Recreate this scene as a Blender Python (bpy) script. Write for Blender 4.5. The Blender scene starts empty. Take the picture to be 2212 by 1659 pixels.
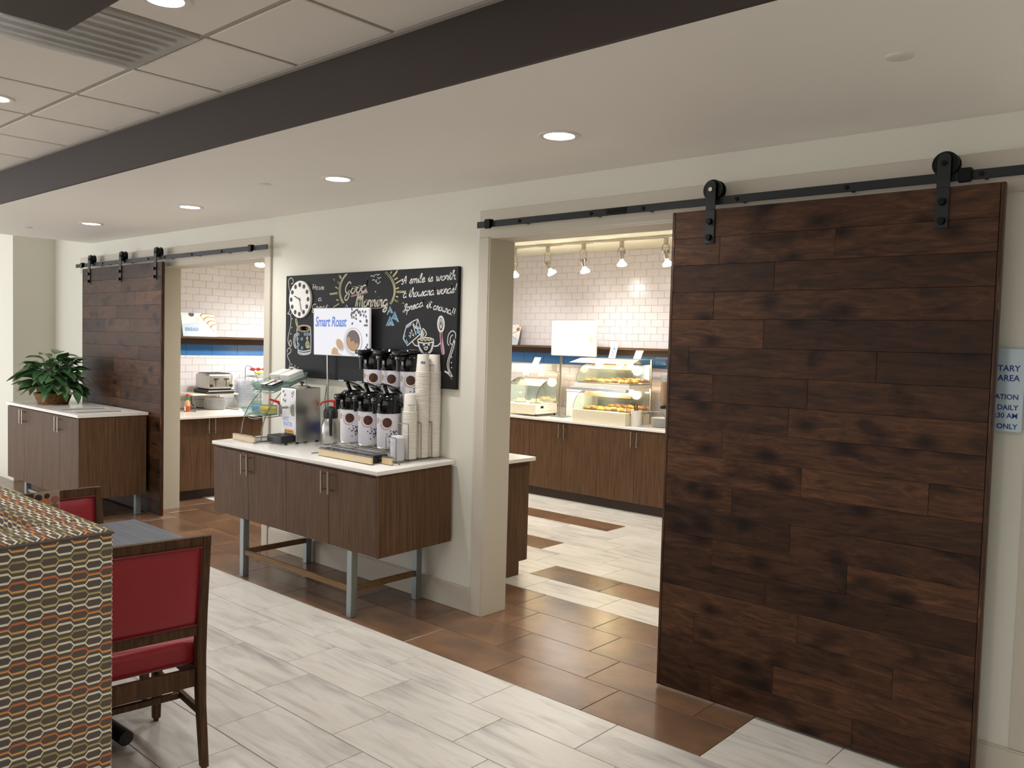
import bpy, bmesh, math, random
from mathutils import Vector, Matrix
random.seed(7)
PI = math.pi
scene = bpy.context.scene
col = scene.collection

# ------------------------------------------------------------------ camera
cam_data = bpy.data.cameras.new('camera')
cam_data.sensor_width = 36.0
cam_data.lens = 36.0 * 1817.37 / 2212.0
cam_data.clip_start = 0.05
cam = bpy.data.objects.new('camera', cam_data)
col.objects.link(cam)
RX = Vector((0.7449016, 0.6666320, 0.0268958))
RD = Vector((0.0523125, -0.0181706, -0.9984654))
RF = Vector((-0.6651203, 0.7451655, -0.0484085))
cam.matrix_world = Matrix(((RX.x, -RD.x, -RF.x, 0.0), (RX.y, -RD.y, -RF.y, 0.0), (RX.z, -RD.z, -RF.z, 1.66), (0, 0, 0, 1)))
scene.camera = cam

# ------------------------------------------------------------------ view, world and lights
scene.view_settings.view_transform = 'Standard'
scene.view_settings.look = 'None'
scene.view_settings.gamma = 1.0
scene.view_settings.use_curve_mapping = False
scene.view_settings.exposure = 0.74
world = bpy.data.worlds.new('lobby_ambient')
scene.world = world
world.use_nodes = True
world.node_tree.nodes['Background'].inputs[0].default_value = (1.0, 0.99, 0.975, 1)
world.node_tree.nodes['Background'].inputs[1].default_value = 0.95

def area_light(name, loc, target, sx, sy, power, color):
    d = bpy.data.lights.new(name, 'AREA'); d.shape = 'RECTANGLE'; d.size = sx; d.size_y = sy
    d.energy = power; d.color = color
    o = bpy.data.objects.new(name, d); col.objects.link(o); o.location = loc
    o.rotation_euler = (Vector(target) - Vector(loc)).to_track_quat('-Z', 'Y').to_euler()
    return o
def spot_light(name, loc, target, angle, power, color, radius=0.06, blend=0.9):
    d = bpy.data.lights.new(name, 'SPOT'); d.spot_size = math.radians(angle); d.spot_blend = blend
    d.energy = power; d.color = color; d.shadow_soft_size = radius
    o = bpy.data.objects.new(name, d); col.objects.link(o); o.location = loc
    o.rotation_euler = (Vector(target) - Vector(loc)).to_track_quat('-Z', 'Y').to_euler()
    return o
def point_light(name, loc, power, color, radius=0.03):
    d = bpy.data.lights.new(name, 'POINT'); d.energy = power; d.color = color; d.shadow_soft_size = radius
    o = bpy.data.objects.new(name, d); col.objects.link(o); o.location = loc
    return o
# daylight from the windows of the seating area, out of frame to the left
area_light('window_daylight', (-11.2, -1.2, 1.5), (-8.0, 3.0, 1.0), 2.4, 2.0, 48, (0.86, 0.93, 1.0))
WARM = (1.0, 0.91, 0.79)
NEUTRAL = (1.0, 0.985, 0.96)
SOFFIT_LAMPS = [(-2.384, 2.941), (-4.062, 2.985), (-5.869, 3.015), (-7.541, 2.99)]
TILE_LAMPS = [(-2.915, 1.40), (-4.83, 1.445), (-1.0, 1.40), (0.9, 1.40), (-1.2, -0.6), (-3.6, -0.6), (-6.6, 0.3)]  # those out of view are added to light the seating and floor
for x, y in SOFFIT_LAMPS:
    spot_light('soffit_lamp_light', (x, y, 2.572), (x, y, 0), 150, 40, NEUTRAL)
for x, y in TILE_LAMPS:
    spot_light('tile_lamp_light', (x, y, 2.815), (x, y, 0), 150, 34, NEUTRAL)
# breakfast room: unseen spots added under its ceiling to brighten counters and floor
for x, y in ((-7.1, 4.95), (-6.4, 5.9), (-4.4, 5.4), (-2.2, 5.4)):
    spot_light('servery_fill_light', (x, y, 2.68), (x, y, 0), 150, 62, (1.0, 0.95, 0.88))

# ------------------------------------------------------------------ material helpers
def lin(c):
    def f(v):
        v = v / 255.0
        return v / 12.92 if v <= 0.04045 else ((v + 0.055) / 1.055) ** 2.4
    return (f(c[0]), f(c[1]), f(c[2]), 1.0)
class NT:
    def __init__(self, name):
        self.m = bpy.data.materials.new(name); self.m.use_nodes = True
        self.t = self.m.node_tree; self.n = self.t.nodes; self.b = self.n['Principled BSDF']
    def node(self, typ, **kw):
        n = self.n.new(typ)
        for k, v in kw.items(): setattr(n, k, v)
        return n
    def link(self, a, b): self.t.links.new(a, b)
    def math(self, op, a, b=None, c=None, clamp=False):
        n = self.n.new('ShaderNodeMath'); n.operation = op; n.use_clamp = clamp
        for i, v in enumerate((a, b, c)):
            if v is None: continue
            if isinstance(v, (int, float)): n.inputs[i].default_value = v
            else: self.link(v, n.inputs[i])
        return n.outputs[0]
    def mix(self, f, a, b, mode='MIX'):
        n = self.n.new('ShaderNodeMix'); n.data_type = 'RGBA'; n.blend_type = mode
        for i, v in ((0, f), (6, a), (7, b)):
            if isinstance(v, (int, float, tuple)): n.inputs[i].default_value = v
            else: self.link(v, n.inputs[i])
        return n.outputs[2]
    def coords(self, scale=(1, 1, 1), offset_random=0.0, kind='Object'):
        tc = self.n.new('ShaderNodeTexCoord'); mp = self.n.new('ShaderNodeMapping')
        mp.inputs['Scale'].default_value = scale
        self.link(tc.outputs[kind], mp.inputs['Vector'])
        if offset_random:
            oi = self.n.new('ShaderNodeObjectInfo')
            v = self.n.new('ShaderNodeCombineXYZ')
            r = self.math('MULTIPLY', oi.outputs['Random'], offset_random)
            self.link(r, v.inputs[0]); self.link(self.math('MULTIPLY', r, 1.7), v.inputs[1]); self.link(self.math('MULTIPLY', r, 2.3), v.inputs[2])
            self.link(v.outputs[0], mp.inputs['Location'])
        return mp.outputs[0]
    def noise(self, vec, scale, detail=3, rough=0.55, dist=0.0):
        n = self.n.new('ShaderNodeTexNoise'); n.inputs['Scale'].default_value = scale
        n.inputs['Detail'].default_value = detail; n.inputs['Roughness'].default_value = rough; n.inputs['Distortion'].default_value = dist
        self.link(vec, n.inputs['Vector']); return n.outputs['Fac']
    def ramp(self, fac, stops):
        n = self.n.new('ShaderNodeValToRGB'); e = n.color_ramp.elements
        while len(e) < len(stops): e.new(0.5)
        for i, (p, c) in enumerate(stops): e[i].position = p; e[i].color = c
        self.link(fac, n.inputs[0]); return n.outputs[0]
    def rand(self): return self.n.new('ShaderNodeObjectInfo').outputs['Random']
    def base(self, c):
        if isinstance(c, tuple): self.b.inputs['Base Color'].default_value = c
        else: self.link(c, self.b.inputs['Base Color'])
    def set(self, rough=0.5, metal=0.0, spec=None, trans=None, ior=None, coat=None):
        if isinstance(rough, (int, float)): self.b.inputs['Roughness'].default_value = rough
        else: self.link(rough, self.b.inputs['Roughness'])
        self.b.inputs['Metallic'].default_value = metal
        if spec is not None: self.b.inputs['Specular IOR Level'].default_value = spec
        if trans is not None: self.b.inputs['Transmission Weight'].default_value = trans
        if ior is not None: self.b.inputs['IOR'].default_value = ior
        if coat is not None: self.b.inputs['Coat Weight'].default_value = coat
    def bump(self, h, strength=0.2, dist=0.01):
        n = self.n.new('ShaderNodeBump'); n.inputs['Strength'].default_value = strength; n.inputs['Distance'].default_value = dist
        self.link(h, n.inputs['Height']); self.link(n.outputs[0], self.b.inputs['Normal'])
MATS = {}
def plain(name, rgb, rough=0.5, metal=0.0, noise=0.0, bump=0.0, scale=60, **kw):
    """procedural plain material: a base colour with faint mottling and fine relief"""
    if name in MATS: return MATS[name]
    t = NT(name); c = lin(rgb)
    v = t.coords(offset_random=3.0)
    f = t.noise(v, scale, 3)
    k = noise if noise else 0.04
    a = (c[0] * (1 - k), c[1] * (1 - k), c[2] * (1 - k), 1); b = (min(1, c[0] * (1 + k)), min(1, c[1] * (1 + k)), min(1, c[2] * (1 + k)), 1)
    t.base(t.mix(f, a, b)); t.set(rough, metal, **kw)
    if bump: t.bump(f, bump, 0.004)
    MATS[name] = t.m; return t.m
def emit(name, rgb, strength, base=None):
    if name in MATS: return MATS[name]
    t = NT(name); t.base(lin(base or rgb)); t.set(0.4)
    t.b.inputs['Emission Color'].default_value = lin(rgb); t.b.inputs['Emission Strength'].default_value = strength
    MATS[name] = t.m; return t.m
def glass(name, rgb=(235, 245, 240), alpha=0.12, rough=0.03, gloss=0.7):
    """thin clear glazing: mostly see-through with a glossy reflection"""
    if name in MATS: return MATS[name]
    t = NT(name); tr = t.node('ShaderNodeBsdfTransparent'); gl = t.node('ShaderNodeBsdfGlossy'); df = t.node('ShaderNodeBsdfDiffuse')
    tr.inputs[0].default_value = lin(rgb); gl.inputs['Roughness'].default_value = rough; df.inputs[0].default_value = lin(rgb)
    m1 = t.node('ShaderNodeMixShader'); m2 = t.node('ShaderNodeMixShader'); lw = t.node('ShaderNodeLayerWeight'); lw.inputs[0].default_value = 0.15
    m1.inputs[0].default_value = alpha; t.link(tr.outputs[0], m1.inputs[1]); t.link(df.outputs[0], m1.inputs[2])
    t.link(t.math('MULTIPLY', lw.outputs['Fresnel'], gloss), m2.inputs[0]); t.link(m1.outputs[0], m2.inputs[1]); t.link(gl.outputs[0], m2.inputs[2])
    out = t.n['Material Output']; t.link(m2.outputs[0], out.inputs[0]); t.n.remove(t.b)
    MATS[name] = t.m; return t.m

def m_paint(name, rgb, bump=0.12):
    t = NT(name); v = t.coords(); f = t.noise(v, 260, 2); g = t.noise(v, 1.5, 2); c = lin(rgb)
    t.base(t.mix(g, (c[0] * .97, c[1] * .97, c[2] * .97, 1), c)); t.set(0.6, spec=0.3); t.bump(f, bump, 0.002); return t.m
WALL = m_paint('wall_paint_cream', (224, 221, 208))
CEIL = m_paint('ceiling_paint', (242, 238, 231), 0.05)
TRIM = m_paint('trim_paint_grey', (205, 197, 182), 0.03)
FASCIA = m_paint('fascia_paint_brown', (68, 59, 56), 0.06)
SERVERY = m_paint('servery_paint', (236, 232, 206))
def m_ceiltile():
    t = NT('ceiling_tile'); v = t.coords(offset_random=5); f = t.noise(v, 300, 4); g = t.noise(v, 900, 2)
    t.base(t.mix(f, lin((226, 220, 211)), lin((242, 237, 229)))); t.set(0.85, spec=0.1); t.bump(g, 0.3, 0.003); return t.m
CEILTILE = m_ceiltile()
def m_white_tile():
    t = NT('floor_tile_striated_white'); v = t.coords((0.9, 6.5, 1), offset_random=40)
    w = t.coords((0.5, 1.6, 1), offset_random=40)
    f = t.noise(v, 2.6, 4, 0.55, 0.8); g = t.noise(w, 2.2, 3, 0.5, 0.5)
    c = t.ramp(f, [(0.29, lin((150, 144, 142))), (0.41, lin((196, 190, 184))), (0.55, lin((226, 221, 213))), (0.75, lin((212, 203, 188)))])
    c2 = t.ramp(g, [(0.3, lin((168, 162, 158))), (0.48, lin((226, 221, 214))), (0.7, lin((214, 206, 194)))])
    k = t.math('MULTIPLY_ADD', t.rand(), 0.10, 0.90)
    n = t.node('ShaderNodeCombineColor'); [t.link(k, n.inputs[i]) for i in range(3)]
    t.base(t.mix(1.0, t.mix(0.5, c, c2), n.outputs[0], 'MULTIPLY')); t.set(t.math('MULTIPLY_ADD', f, 0.15, 0.24), spec=0.5); return t.m
WTILE = m_white_tile()
def m_brown_tile():
    t = NT('floor_tile_rust_brown'); v = t.coords((1, 1.4, 1), offset_random=60)
    f = t.noise(v, 2.6, 4, 0.5, 0.0); g = t.noise(v, 40, 3)
    c = t.ramp(f, [(0.25, lin((98, 78, 66))), (0.45, lin((120, 92, 72))), (0.6, lin((138, 104, 78))), (0.78, lin((118, 94, 78)))])
    k = t.math('MULTIPLY_ADD', t.rand(), 0.3, 0.72)
    n = t.node('ShaderNodeCombineColor'); [t.link(k, n.inputs[i]) for i in range(3)]
    t.base(t.mix(1.0, c, n.outputs[0], 'MULTIPLY')); t.set(0.24, spec=0.55); t.bump(g, 0.03, 0.002); return t.m
BTILE = m_brown_tile()
GROUT = plain('floor_grout', (166, 150, 134), 0.8)
GROUT_W = plain('wall_grout', (204, 197, 198), 0.8)
def m_wall_tile():
    t = NT('wall_tile_white'); k = t.math('MULTIPLY_ADD', t.rand(), 0.05, 0.0)
    t.base(t.mix(k, lin((226, 220, 222)), lin((150, 140, 150)))); t.set(0.22, spec=0.5); return t.m
WALLTILE = m_wall_tile()
BLUETILE = plain('wall_tile_blue_glass', (58, 116, 178), 0.15)
def m_laminate(name, c1, c2, c3, vertical=True):
    t = NT(name); sc = (26, 26, 1.0) if vertical else (1.0, 26, 26)
    v = t.coords(sc, offset_random=9); f = t.noise(v, 3.0, 4, 0.6, 0.3)
    v2 = t.coords((110, 110, 1.6) if vertical else (1.6, 110, 110), offset_random=5); g = t.noise(v2, 2.0, 3)
    c = t.ramp(f, [(0.3, lin(c1)), (0.5, lin(c2)), (0.7, lin(c3))])
    t.base(t.mix(t.math('MULTIPLY', g, 0.55), c, lin((c1[0] * .78, c1[1] * .76, c1[2] * .74)))); t.set(0.48, spec=0.14); t.bump(g, 0.05, 0.002); return t.m
LAM = m_laminate('laminate_walnut', (80, 59, 43), (101, 75, 54), (120, 90, 64))
SHELFWOOD = m_laminate('shelf_wood', (88, 66, 50), (104, 78, 58), (124, 96, 70), False)
def m_plank():
    t = NT('barn_door_plank'); v = t.coords((1.0, 1, 6), offset_random=14); w = t.coords((1.6, 1, 3.2), offset_random=23)
    f = t.noise(v, 5.0, 6, 0.65, 1.4); g = t.noise(w, 2.4, 3, 0.5, 0.6)
    fine = t.noise(t.coords((4, 1, 90), offset_random=7), 3.0, 3)
    c = t.ramp(f, [(0.25, lin((44, 27, 17))), (0.43, lin((74, 47, 30))), (0.6, lin((98, 64, 40))), (0.8, lin((126, 84, 54)))])
    dark = t.ramp(g, [(0.30, lin((84, 66, 58))), (0.46, lin((255, 255, 255))), (1.0, lin((255, 255, 255)))])
    vo = t.node('ShaderNodeTexVoronoi', voronoi_dimensions='2D'); vo.inputs['Scale'].default_value = 2.6; sx_ = t.node('ShaderNodeSeparateXYZ'); cx_ = t.node('ShaderNodeCombineXYZ'); t.link(t.coords((1.0, 1.0, 1.6), offset_random=31), sx_.inputs[0]); t.link(sx_.outputs[0], cx_.inputs[0]); t.link(t.math('ADD', sx_.outputs[2], t.math('MULTIPLY', f, 0.05)), cx_.inputs[1]); t.link(cx_.outputs[0], vo.inputs['Vector'])
    knot = t.ramp(vo.outputs['Distance'], [(0.03, lin((70, 52, 44))), (0.075, lin((150, 128, 112))), (0.20, lin((255, 255, 255)))])
    k = t.math('MULTIPLY_ADD', t.rand(), 0.62, 0.42)
    n = t.node('ShaderNodeCombineColor'); [t.link(k, n.inputs[i]) for i in range(3)]
    c = t.mix(1.0, c, n.outputs[0], 'MULTIPLY'); c = t.mix(0.75, c, dark, 'MULTIPLY'); c = t.mix(0.9, c, knot, 'MULTIPLY')
    c = t.mix(t.math('MULTIPLY', fine, 0.4), c, lin((38, 25, 18)))
    t.base(c); t.set(t.math('MULTIPLY_ADD', f, 0.25, 0.36), spec=0.2); t.bump(fine, 0.12, 0.002); return t.m
PLANK = m_plank()
def m_edge():
    t = NT('barn_door_worn_edge'); v = t.coords((40, 40, 3), offset_random=9); f = t.noise(v, 2.0, 5, 0.7, 1.0)
    t.base(t.ramp(f, [(0.38, lin((46, 28, 18))), (0.58, lin((72, 46, 29))), (0.72, lin((140, 98, 64)))])); t.set(0.5, spec=0.3); return t.m
PLANKEDGE = m_edge()
BLACKMETAL = plain('black_powder_coat', (28, 30, 33), 0.45, 0.3)
BOLTMETAL = plain('bolt_black', (14, 14, 16), 0.3, 0.6)
STEEL = plain('brushed_nickel', (190, 182, 170), 0.28, 1.0)
CHROME = plain('chrome_wire', (150, 148, 146), 0.25, 0.95)
LEGGREY = plain('leg_silver_paint', (140, 146, 146), 0.4, 0.5)
QUARTZ = plain('quartz_white', (236, 232, 226), 0.18, noise=0.02, scale=200)
STONE = plain('stone_beige_speckled', (222, 200, 158), 0.45, noise=0.16, scale=160)
STONEW = plain('stone_white_speckled', (226, 216, 192), 0.4, noise=0.1, scale=160)
BLACKPL = plain('black_gloss_plastic', (12, 12, 13), 0.12)
BLACKMAT = plain('black_matte_plastic', (24, 24, 26), 0.5)
WHITEPL = plain('white_plastic', (236, 236, 236), 0.3)
PAPER = plain('white_paper', (240, 238, 234), 0.7)
CUPW = plain('paper_cup_white', (238, 232, 222), 0.55)
LIDW = plain('lid_white', (230, 230, 236), 0.35)
REDPL = plain('red_plastic', (196, 28, 36), 0.3)
def m_steel_brushed():
    t = NT('stainless_brushed'); v = t.coords((6, 6, 160)); f = t.noise(v, 2.0, 3)
    t.base(t.mix(f, lin((172, 170, 168)), lin((190, 188, 184)))); t.set(t.math('MULTIPLY_ADD', f, 0.08, 0.27), 1.0); return t.m
INOX = m_steel_brushed()
GLASS = glass('clear_glass', (232, 244, 240), 0.10)
ACRYLIC = glass('clear_acrylic', (240, 244, 246), 0.16)
TRAYGLASS = glass('tray_glass', (214, 232, 228), 0.16)

# ------------------------------------------------------------------ mesh helpers
class MB:
    """collects shapes in world coordinates; build() links them as ONE mesh object"""
    def __init__(self): self.bm = bmesh.new(); self.mats = []; self.cur = 0
    def mat(self, m):
        if m not in self.mats: self.mats.append(m)
        self.cur = self.mats.index(m); return self
    def _mark(self, faces):
        for f in faces: f.material_index = self.cur
    def box(self, a, b, bev=0.0, seg=2, rot=None, pivot=None):
        a = Vector(a); b = Vector(b); c = (a + b) / 2; d = b - a
        r = bmesh.ops.create_cube(self.bm, size=1.0); vs = r['verts']
        bmesh.ops.scale(self.bm, vec=(abs(d.x), abs(d.y), abs(d.z)), verts=vs)
        if bev > 0:
            es = list({e for v in vs for e in v.link_edges})
            q = bmesh.ops.bevel(self.bm, geom=es, offset=min(bev, 0.49 * min(abs(d.x), abs(d.y), abs(d.z))), segments=seg, affect='EDGES', profile=0.5)
            vs = list({v for f in q['faces'] for v in f.verts} | {v for v in vs if v.is_valid})
        bmesh.ops.translate(self.bm, vec=c, verts=vs)
        if rot is not None:
            p = Vector(pivot) if pivot is not None else c
            bmesh.ops.rotate(self.bm, cent=p, matrix=rot, verts=vs)
        self._mark({f for v in vs for f in v.link_faces}); return self
    def mesh(self, verts, faces):
        vs = [self.bm.verts.new(v) for v in verts]
        for f in faces:
            try: q = self.bm.faces.new([vs[i] for i in f]); q.material_index = self.cur
            except ValueError: pass
        return self
    def frames(self, pts, closed=False):
        pts = [Vector(p) for p in pts]; n = len(pts); tans = []
        for i in range(n):
            if closed: t = pts[(i + 1) % n] - pts[i - 1]
            else: t = pts[min(i + 1, n - 1)] - pts[max(i - 1, 0)]
            tans.append(t.normalized() if t.length > 1e-9 else Vector((0, 0, 1)))
        up = Vector((0, 0, 1)) if abs(tans[0].z) < 0.9 else Vector((1, 0, 0))
        nrm = (up - tans[0] * up.dot(tans[0])).normalized(); out = []
        for i in range(n):
            nrm = (nrm - tans[i] * nrm.dot(tans[i]))
            nrm = nrm.normalized() if nrm.length > 1e-6 else Vector((1, 0, 0))
            out.append((pts[i], nrm, tans[i].cross(nrm)))
        return out
    def tube(self, pts, r, n=6, closed=False, radii=None):
        fr = self.frames(pts, closed); verts = []; faces = []
        for i, (p, a, b) in enumerate(fr):
            rr = radii[i] if radii else r
            for k in range(n):
                q = 2 * PI * k / n; verts.append(p + a * (rr * math.cos(q)) + b * (rr * math.sin(q)))
        m = len(fr)
        for i in range(m if closed else m - 1):
            j = (i + 1) % m
            for k in range(n):
                l = (k + 1) % n; faces.append((i * n + k, i * n + l, j * n + l, j * n + k))
        if not closed: faces.append(tuple(range(n))[::-1]); faces.append(tuple((m - 1) * n + k for k in range(n)))
        return self.mesh(verts, faces)
    def cyl(self, p0, p1, r0, r1=None, n=16):
        return self.tube([p0, p1], r0, n, radii=[r0, r0 if r1 is None else r1])
    def lathe(self, prof, c, n=24, a0=0.0, a1=2 * PI, cap=True):
        c = Vector(c); full = abs(a1 - a0 - 2 * PI) < 1e-6; m = n if full else n + 1; verts = []; faces = []
        for r, z in prof:
            for k in range(m):
                q = a0 + (a1 - a0) * k / n; verts.append(c + Vector((r * math.cos(q), r * math.sin(q), z)))
        for i in range(len(prof) - 1):
            for k in range(n):
                l = (k + 1) % m; faces.append((i * m + k, i * m + l, (i + 1) * m + l, (i + 1) * m + k))
        if cap and full:
            if prof[0][0] > 1e-6: faces.append(tuple(range(m))[::-1])
            if prof[-1][0] > 1e-6: faces.append(tuple((len(prof) - 1) * m + k for k in range(m)))
        return self.mesh(verts, faces)
    def prism(self, poly, fn, d0, d1):
        """poly: 2D outline; fn(x, y, d) -> point; extruded between depths d0 and d1"""
        n = len(poly); verts = [fn(x, y, d0) for x, y in poly] + [fn(x, y, d1) for x, y in poly]
        faces = [tuple(range(n))[::-1], tuple(range(n, 2 * n))] + [(i, (i + 1) % n, n + (i + 1) % n, n + i) for i in range(n)]
        return self.mesh(verts, faces)
    def flat(self, poly, fn): return self.mesh([fn(x, y) for x, y in poly], [tuple(range(len(poly)))])
    def grid(self, fn, nu, nv):
        verts = [fn(i / nu, j / nv) for j in range(nv + 1) for i in range(nu + 1)]
        return self.mesh(verts, [(j * (nu + 1) + i, j * (nu + 1) + i + 1, (j + 1) * (nu + 1) + i + 1, (j + 1) * (nu + 1) + i) for j in range(nv) for i in range(nu)])
    def ribbon(self, pts, w, fn):
        """flat stroke along 2D points, width w, mapped by fn(x, y)"""
        n = len(pts); L = []; 
        for i in range(n):
            a = pts[max(i - 1, 0)]; b = pts[min(i + 1, n - 1)]; dx, dy = b[0] - a[0], b[1] - a[1]; d = math.hypot(dx, dy) or 1
            L.append((-dy / d * w / 2, dx / d * w / 2))
        v = [fn(p[0] + o[0], p[1] + o[1]) for p, o in zip(pts, L)] + [fn(p[0] - o[0], p[1] - o[1]) for p, o in zip(pts, L)]
        return self.mesh(v, [(i, i + 1, n + i + 1, n + i) for i in range(n - 1)])
    def spin(self, m, cent=(0, 0, 0)):
        bmesh.ops.rotate(self.bm, cent=cent, matrix=m, verts=self.bm.verts); return self
    def move(self, v): bmesh.ops.translate(self.bm, vec=v, verts=self.bm.verts); return self
    def build(self, name, mat=None, parent=None, smooth=False, recalc=True, uv=False):
        if recalc: bmesh.ops.recalc_face_normals(self.bm, faces=self.bm.faces)
        off = Vector((0, 0, 0)); p = parent
        while p is not None: off = off + p.location; p = p.parent
        if parent is None:
            zs = [v.co.z for v in self.bm.verts]; xs = [v.co.x for v in self.bm.verts]; ys = [v.co.y for v in self.bm.verts]
            off = Vector(((min(xs) + max(xs)) / 2, (min(ys) + max(ys)) / 2, min(zs)))
        if uv:
            L = self.bm.loops.layers.uv.new('metres')
            for f in self.bm.faces:
                n = f.normal
                for l in f.loops:
                    c = l.vert.co
                    if abs(n.z) > 0.6: l[L].uv = (c.x, c.y)
                    elif abs(n.x) > abs(n.y): l[L].uv = (c.y, c.z)
                    else: l[L].uv = (c.x, c.z)
        bmesh.ops.translate(self.bm, vec=-off, verts=self.bm.verts)
        me = bpy.data.meshes.new(name); self.bm.to_mesh(me); self.bm.free()
        for m in (self.mats or [mat]):
            if m is not None: me.materials.append(m)
        if smooth:
            me.shade_smooth(); me.set_sharp_from_angle(angle=math.radians(38))
        o = bpy.data.objects.new(name, me); col.objects.link(o)
        if parent is not None: o.parent = parent
        else: o.location = off
        return o
def tag(o, label, cat, group=None):
    o['label'] = label; o['category'] = cat
    if group: o['group'] = group
    return o
def thing(name, label, cat, loc, group=None):
    o = bpy.data.objects.new(name, None); o.empty_display_size = 0.05; col.objects.link(o); o.location = loc
    return tag(o, label, cat, group)
def struct(o): o['kind'] = 'structure'; return o
def dup(root, loc, rot=None, label=None, group=None):
    """a copy of a thing with copies of its parts and their sub-parts (mesh data shared)"""
    r = root.copy(); col.objects.link(r); r.location = loc
    if rot is not None: r.rotation_euler = rot
    if label: r['label'] = label
    if group: r['group'] = group
    for ch in list(root.children):
        c = ch.copy(); col.objects.link(c); c.parent = r
        for g in list(ch.children):
            d = g.copy(); col.objects.link(d); d.parent = c
    return r
def piece(src, name, loc, parent):
    o = bpy.data.objects.new(name, src.data if hasattr(src, 'data') else src); col.objects.link(o); o.location = loc; o.parent = parent; return o
def box(name, a, b, mat, parent=None, bev=0.0, seg=2): return MB().box(a, b, bev, seg).build(name, mat, parent, smooth=bev > 0)
def text_polys(body, size=1.0, shear=0.0, sx=1.0, align='LEFT', bold=0.0, spacing=1.0):
    """flat lettering as 2D vertices and faces (built-in font)"""
    c = bpy.data.curves.new('lettering', 'FONT'); c.body = body; c.size = size; c.shear = shear; c.align_x = align; c.offset = bold; c.space_character = spacing
    c.resolution_u = 3
    o = bpy.data.objects.new('lettering', c); col.objects.link(o)
    bpy.context.view_layer.update()
    me = bpy.data.meshes.new_from_object(o.evaluated_get(bpy.context.evaluated_depsgraph_get()))
    vs = [(v.co.x * sx, v.co.y) for v in me.vertices]; fs = [tuple(p.vertices) for p in me.polygons]
    bpy.data.objects.remove(o); bpy.data.meshes.remove(me); bpy.data.curves.remove(c)
    return vs, fs
def text(mb, body, fn, size, **kw):
    vs, fs = text_polys(body, size, **kw); mb.mesh([fn(x, y) for x, y in vs], fs); return mb
def ellipse(cx, cy, rx, ry, n=20, rot=0.0):
    out = []
    for i in range(n):
        a = 2 * PI * i / n; x, y = rx * math.cos(a), ry * math.sin(a)
        out.append((cx + x * math.cos(rot) - y * math.sin(rot), cy + x * math.sin(rot) + y * math.cos(rot)))
    return out
def in_view(p, margin=0.02):
    """is a point inside the camera frame (used only to choose which tiles are separate pieces)"""
    d = Vector(p) - Vector((0, 0, 1.66)); z = d.dot(RF)
    if z < 0.3: return False
    u = (1106 + 1817.37 * d.dot(RX) / z) / 2212; v = (829.5 + 1817.37 * d.dot(RD) / z) / 1659
    return -margin < u < 1 + margin and -margin < v < 1 + margin
# ================================================================== SETTING
YW = 3.655          # room face of the long wall
def nearest(items, n, key):
    items = sorted(items, key=key); return items[:n], items[n:]
# ---- floor: grout slab, tiles as pieces
floor = struct(box('floor', (-13.5, -5, -0.08), (2.0, 7.9, -0.004), GROUT))
TL, PITCH, FY0 = 0.6076, 0.312, 2.10
cells = []
for n in range(-8, 18):
    y0 = FY0 + n * PITCH; x0 = -3.4407 - 0.2073 * n
    k0 = int(math.floor((-12.5 - x0) / TL)); k1 = int(math.ceil((1.8 - x0) / TL))
    for k in range(k0, k1):
        a, b = x0 + k * TL, x0 + (k + 1) * TL
        cut = []
        if 3 <= n <= 6:
            if b <= -1.60: cut = [(a, b, 1)]
            elif a >= -1.66: cut = [(a, b, 0)]
            else: cut = [(a, -1.635, 1), (-1.635, b, 0)]
        else:
            m = (a + b) / 2; br = (n == 8 and m > -3.883) or (n == 10 and m < -4.303) or (n == 13 and m < -4.313)
            cut = [(a, b, 1 if br else 0)]
        for (p, q, t) in cut:
            if q - p > 0.02: cells.append((p, q, y0, t))
vis = []; rest = []
def occl(x, y): return (y > 3.9 and not (-8.1 < x < -5.6 and y < 6.0 or -6.6 < x < -1.7)) or (y > 7.05) or (x < -8.1 and y > 3.9)
for c in cells:
    cx, cy = (c[0] + c[1]) / 2, c[2] + PITCH / 2
    if any(in_view((x, y, 0), 0.0) for x in (c[0], cx, c[1]) for y in (c[2], c[2] + PITCH)) and not occl(cx, cy): vis.append(c)
    elif cy < 7.1: rest.append(c)
near, far = nearest(vis, 296, lambda c: math.hypot((c[0] + c[1]) / 2, c[2]))
rest += far
G = 0.0019
tile_src = {}
for p, q, y0, t in near:
    key = (round(q - p, 3), t)
    if key not in tile_src:
        w = (q - p) / 2 - G; h = PITCH / 2 - G
        tile_src[key] = MB().box((-w, -h, -0.012), (w, h, 0), 0.0012, 1).build('tile', BTILE if t else WTILE)
        o = tile_src[key]; o.parent = floor; o.location = Vector(((p + q) / 2, y0 + PITCH / 2, -0.012)) - floor.location
    else:
        piece(tile_src[key], 'tile', Vector(((p + q) / 2, y0 + PITCH / 2, -0.012)) - floor.location, floor)
mb = MB()
for p, q, y0, t in rest:
    mb.mat(BTILE if t else WTILE).box((p + G, y0 + G, -0.012), (q - G, y0 + PITCH - G, 0))
o = mb.build('tile_field', None, floor); o['kind'] = 'stuff'

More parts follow.
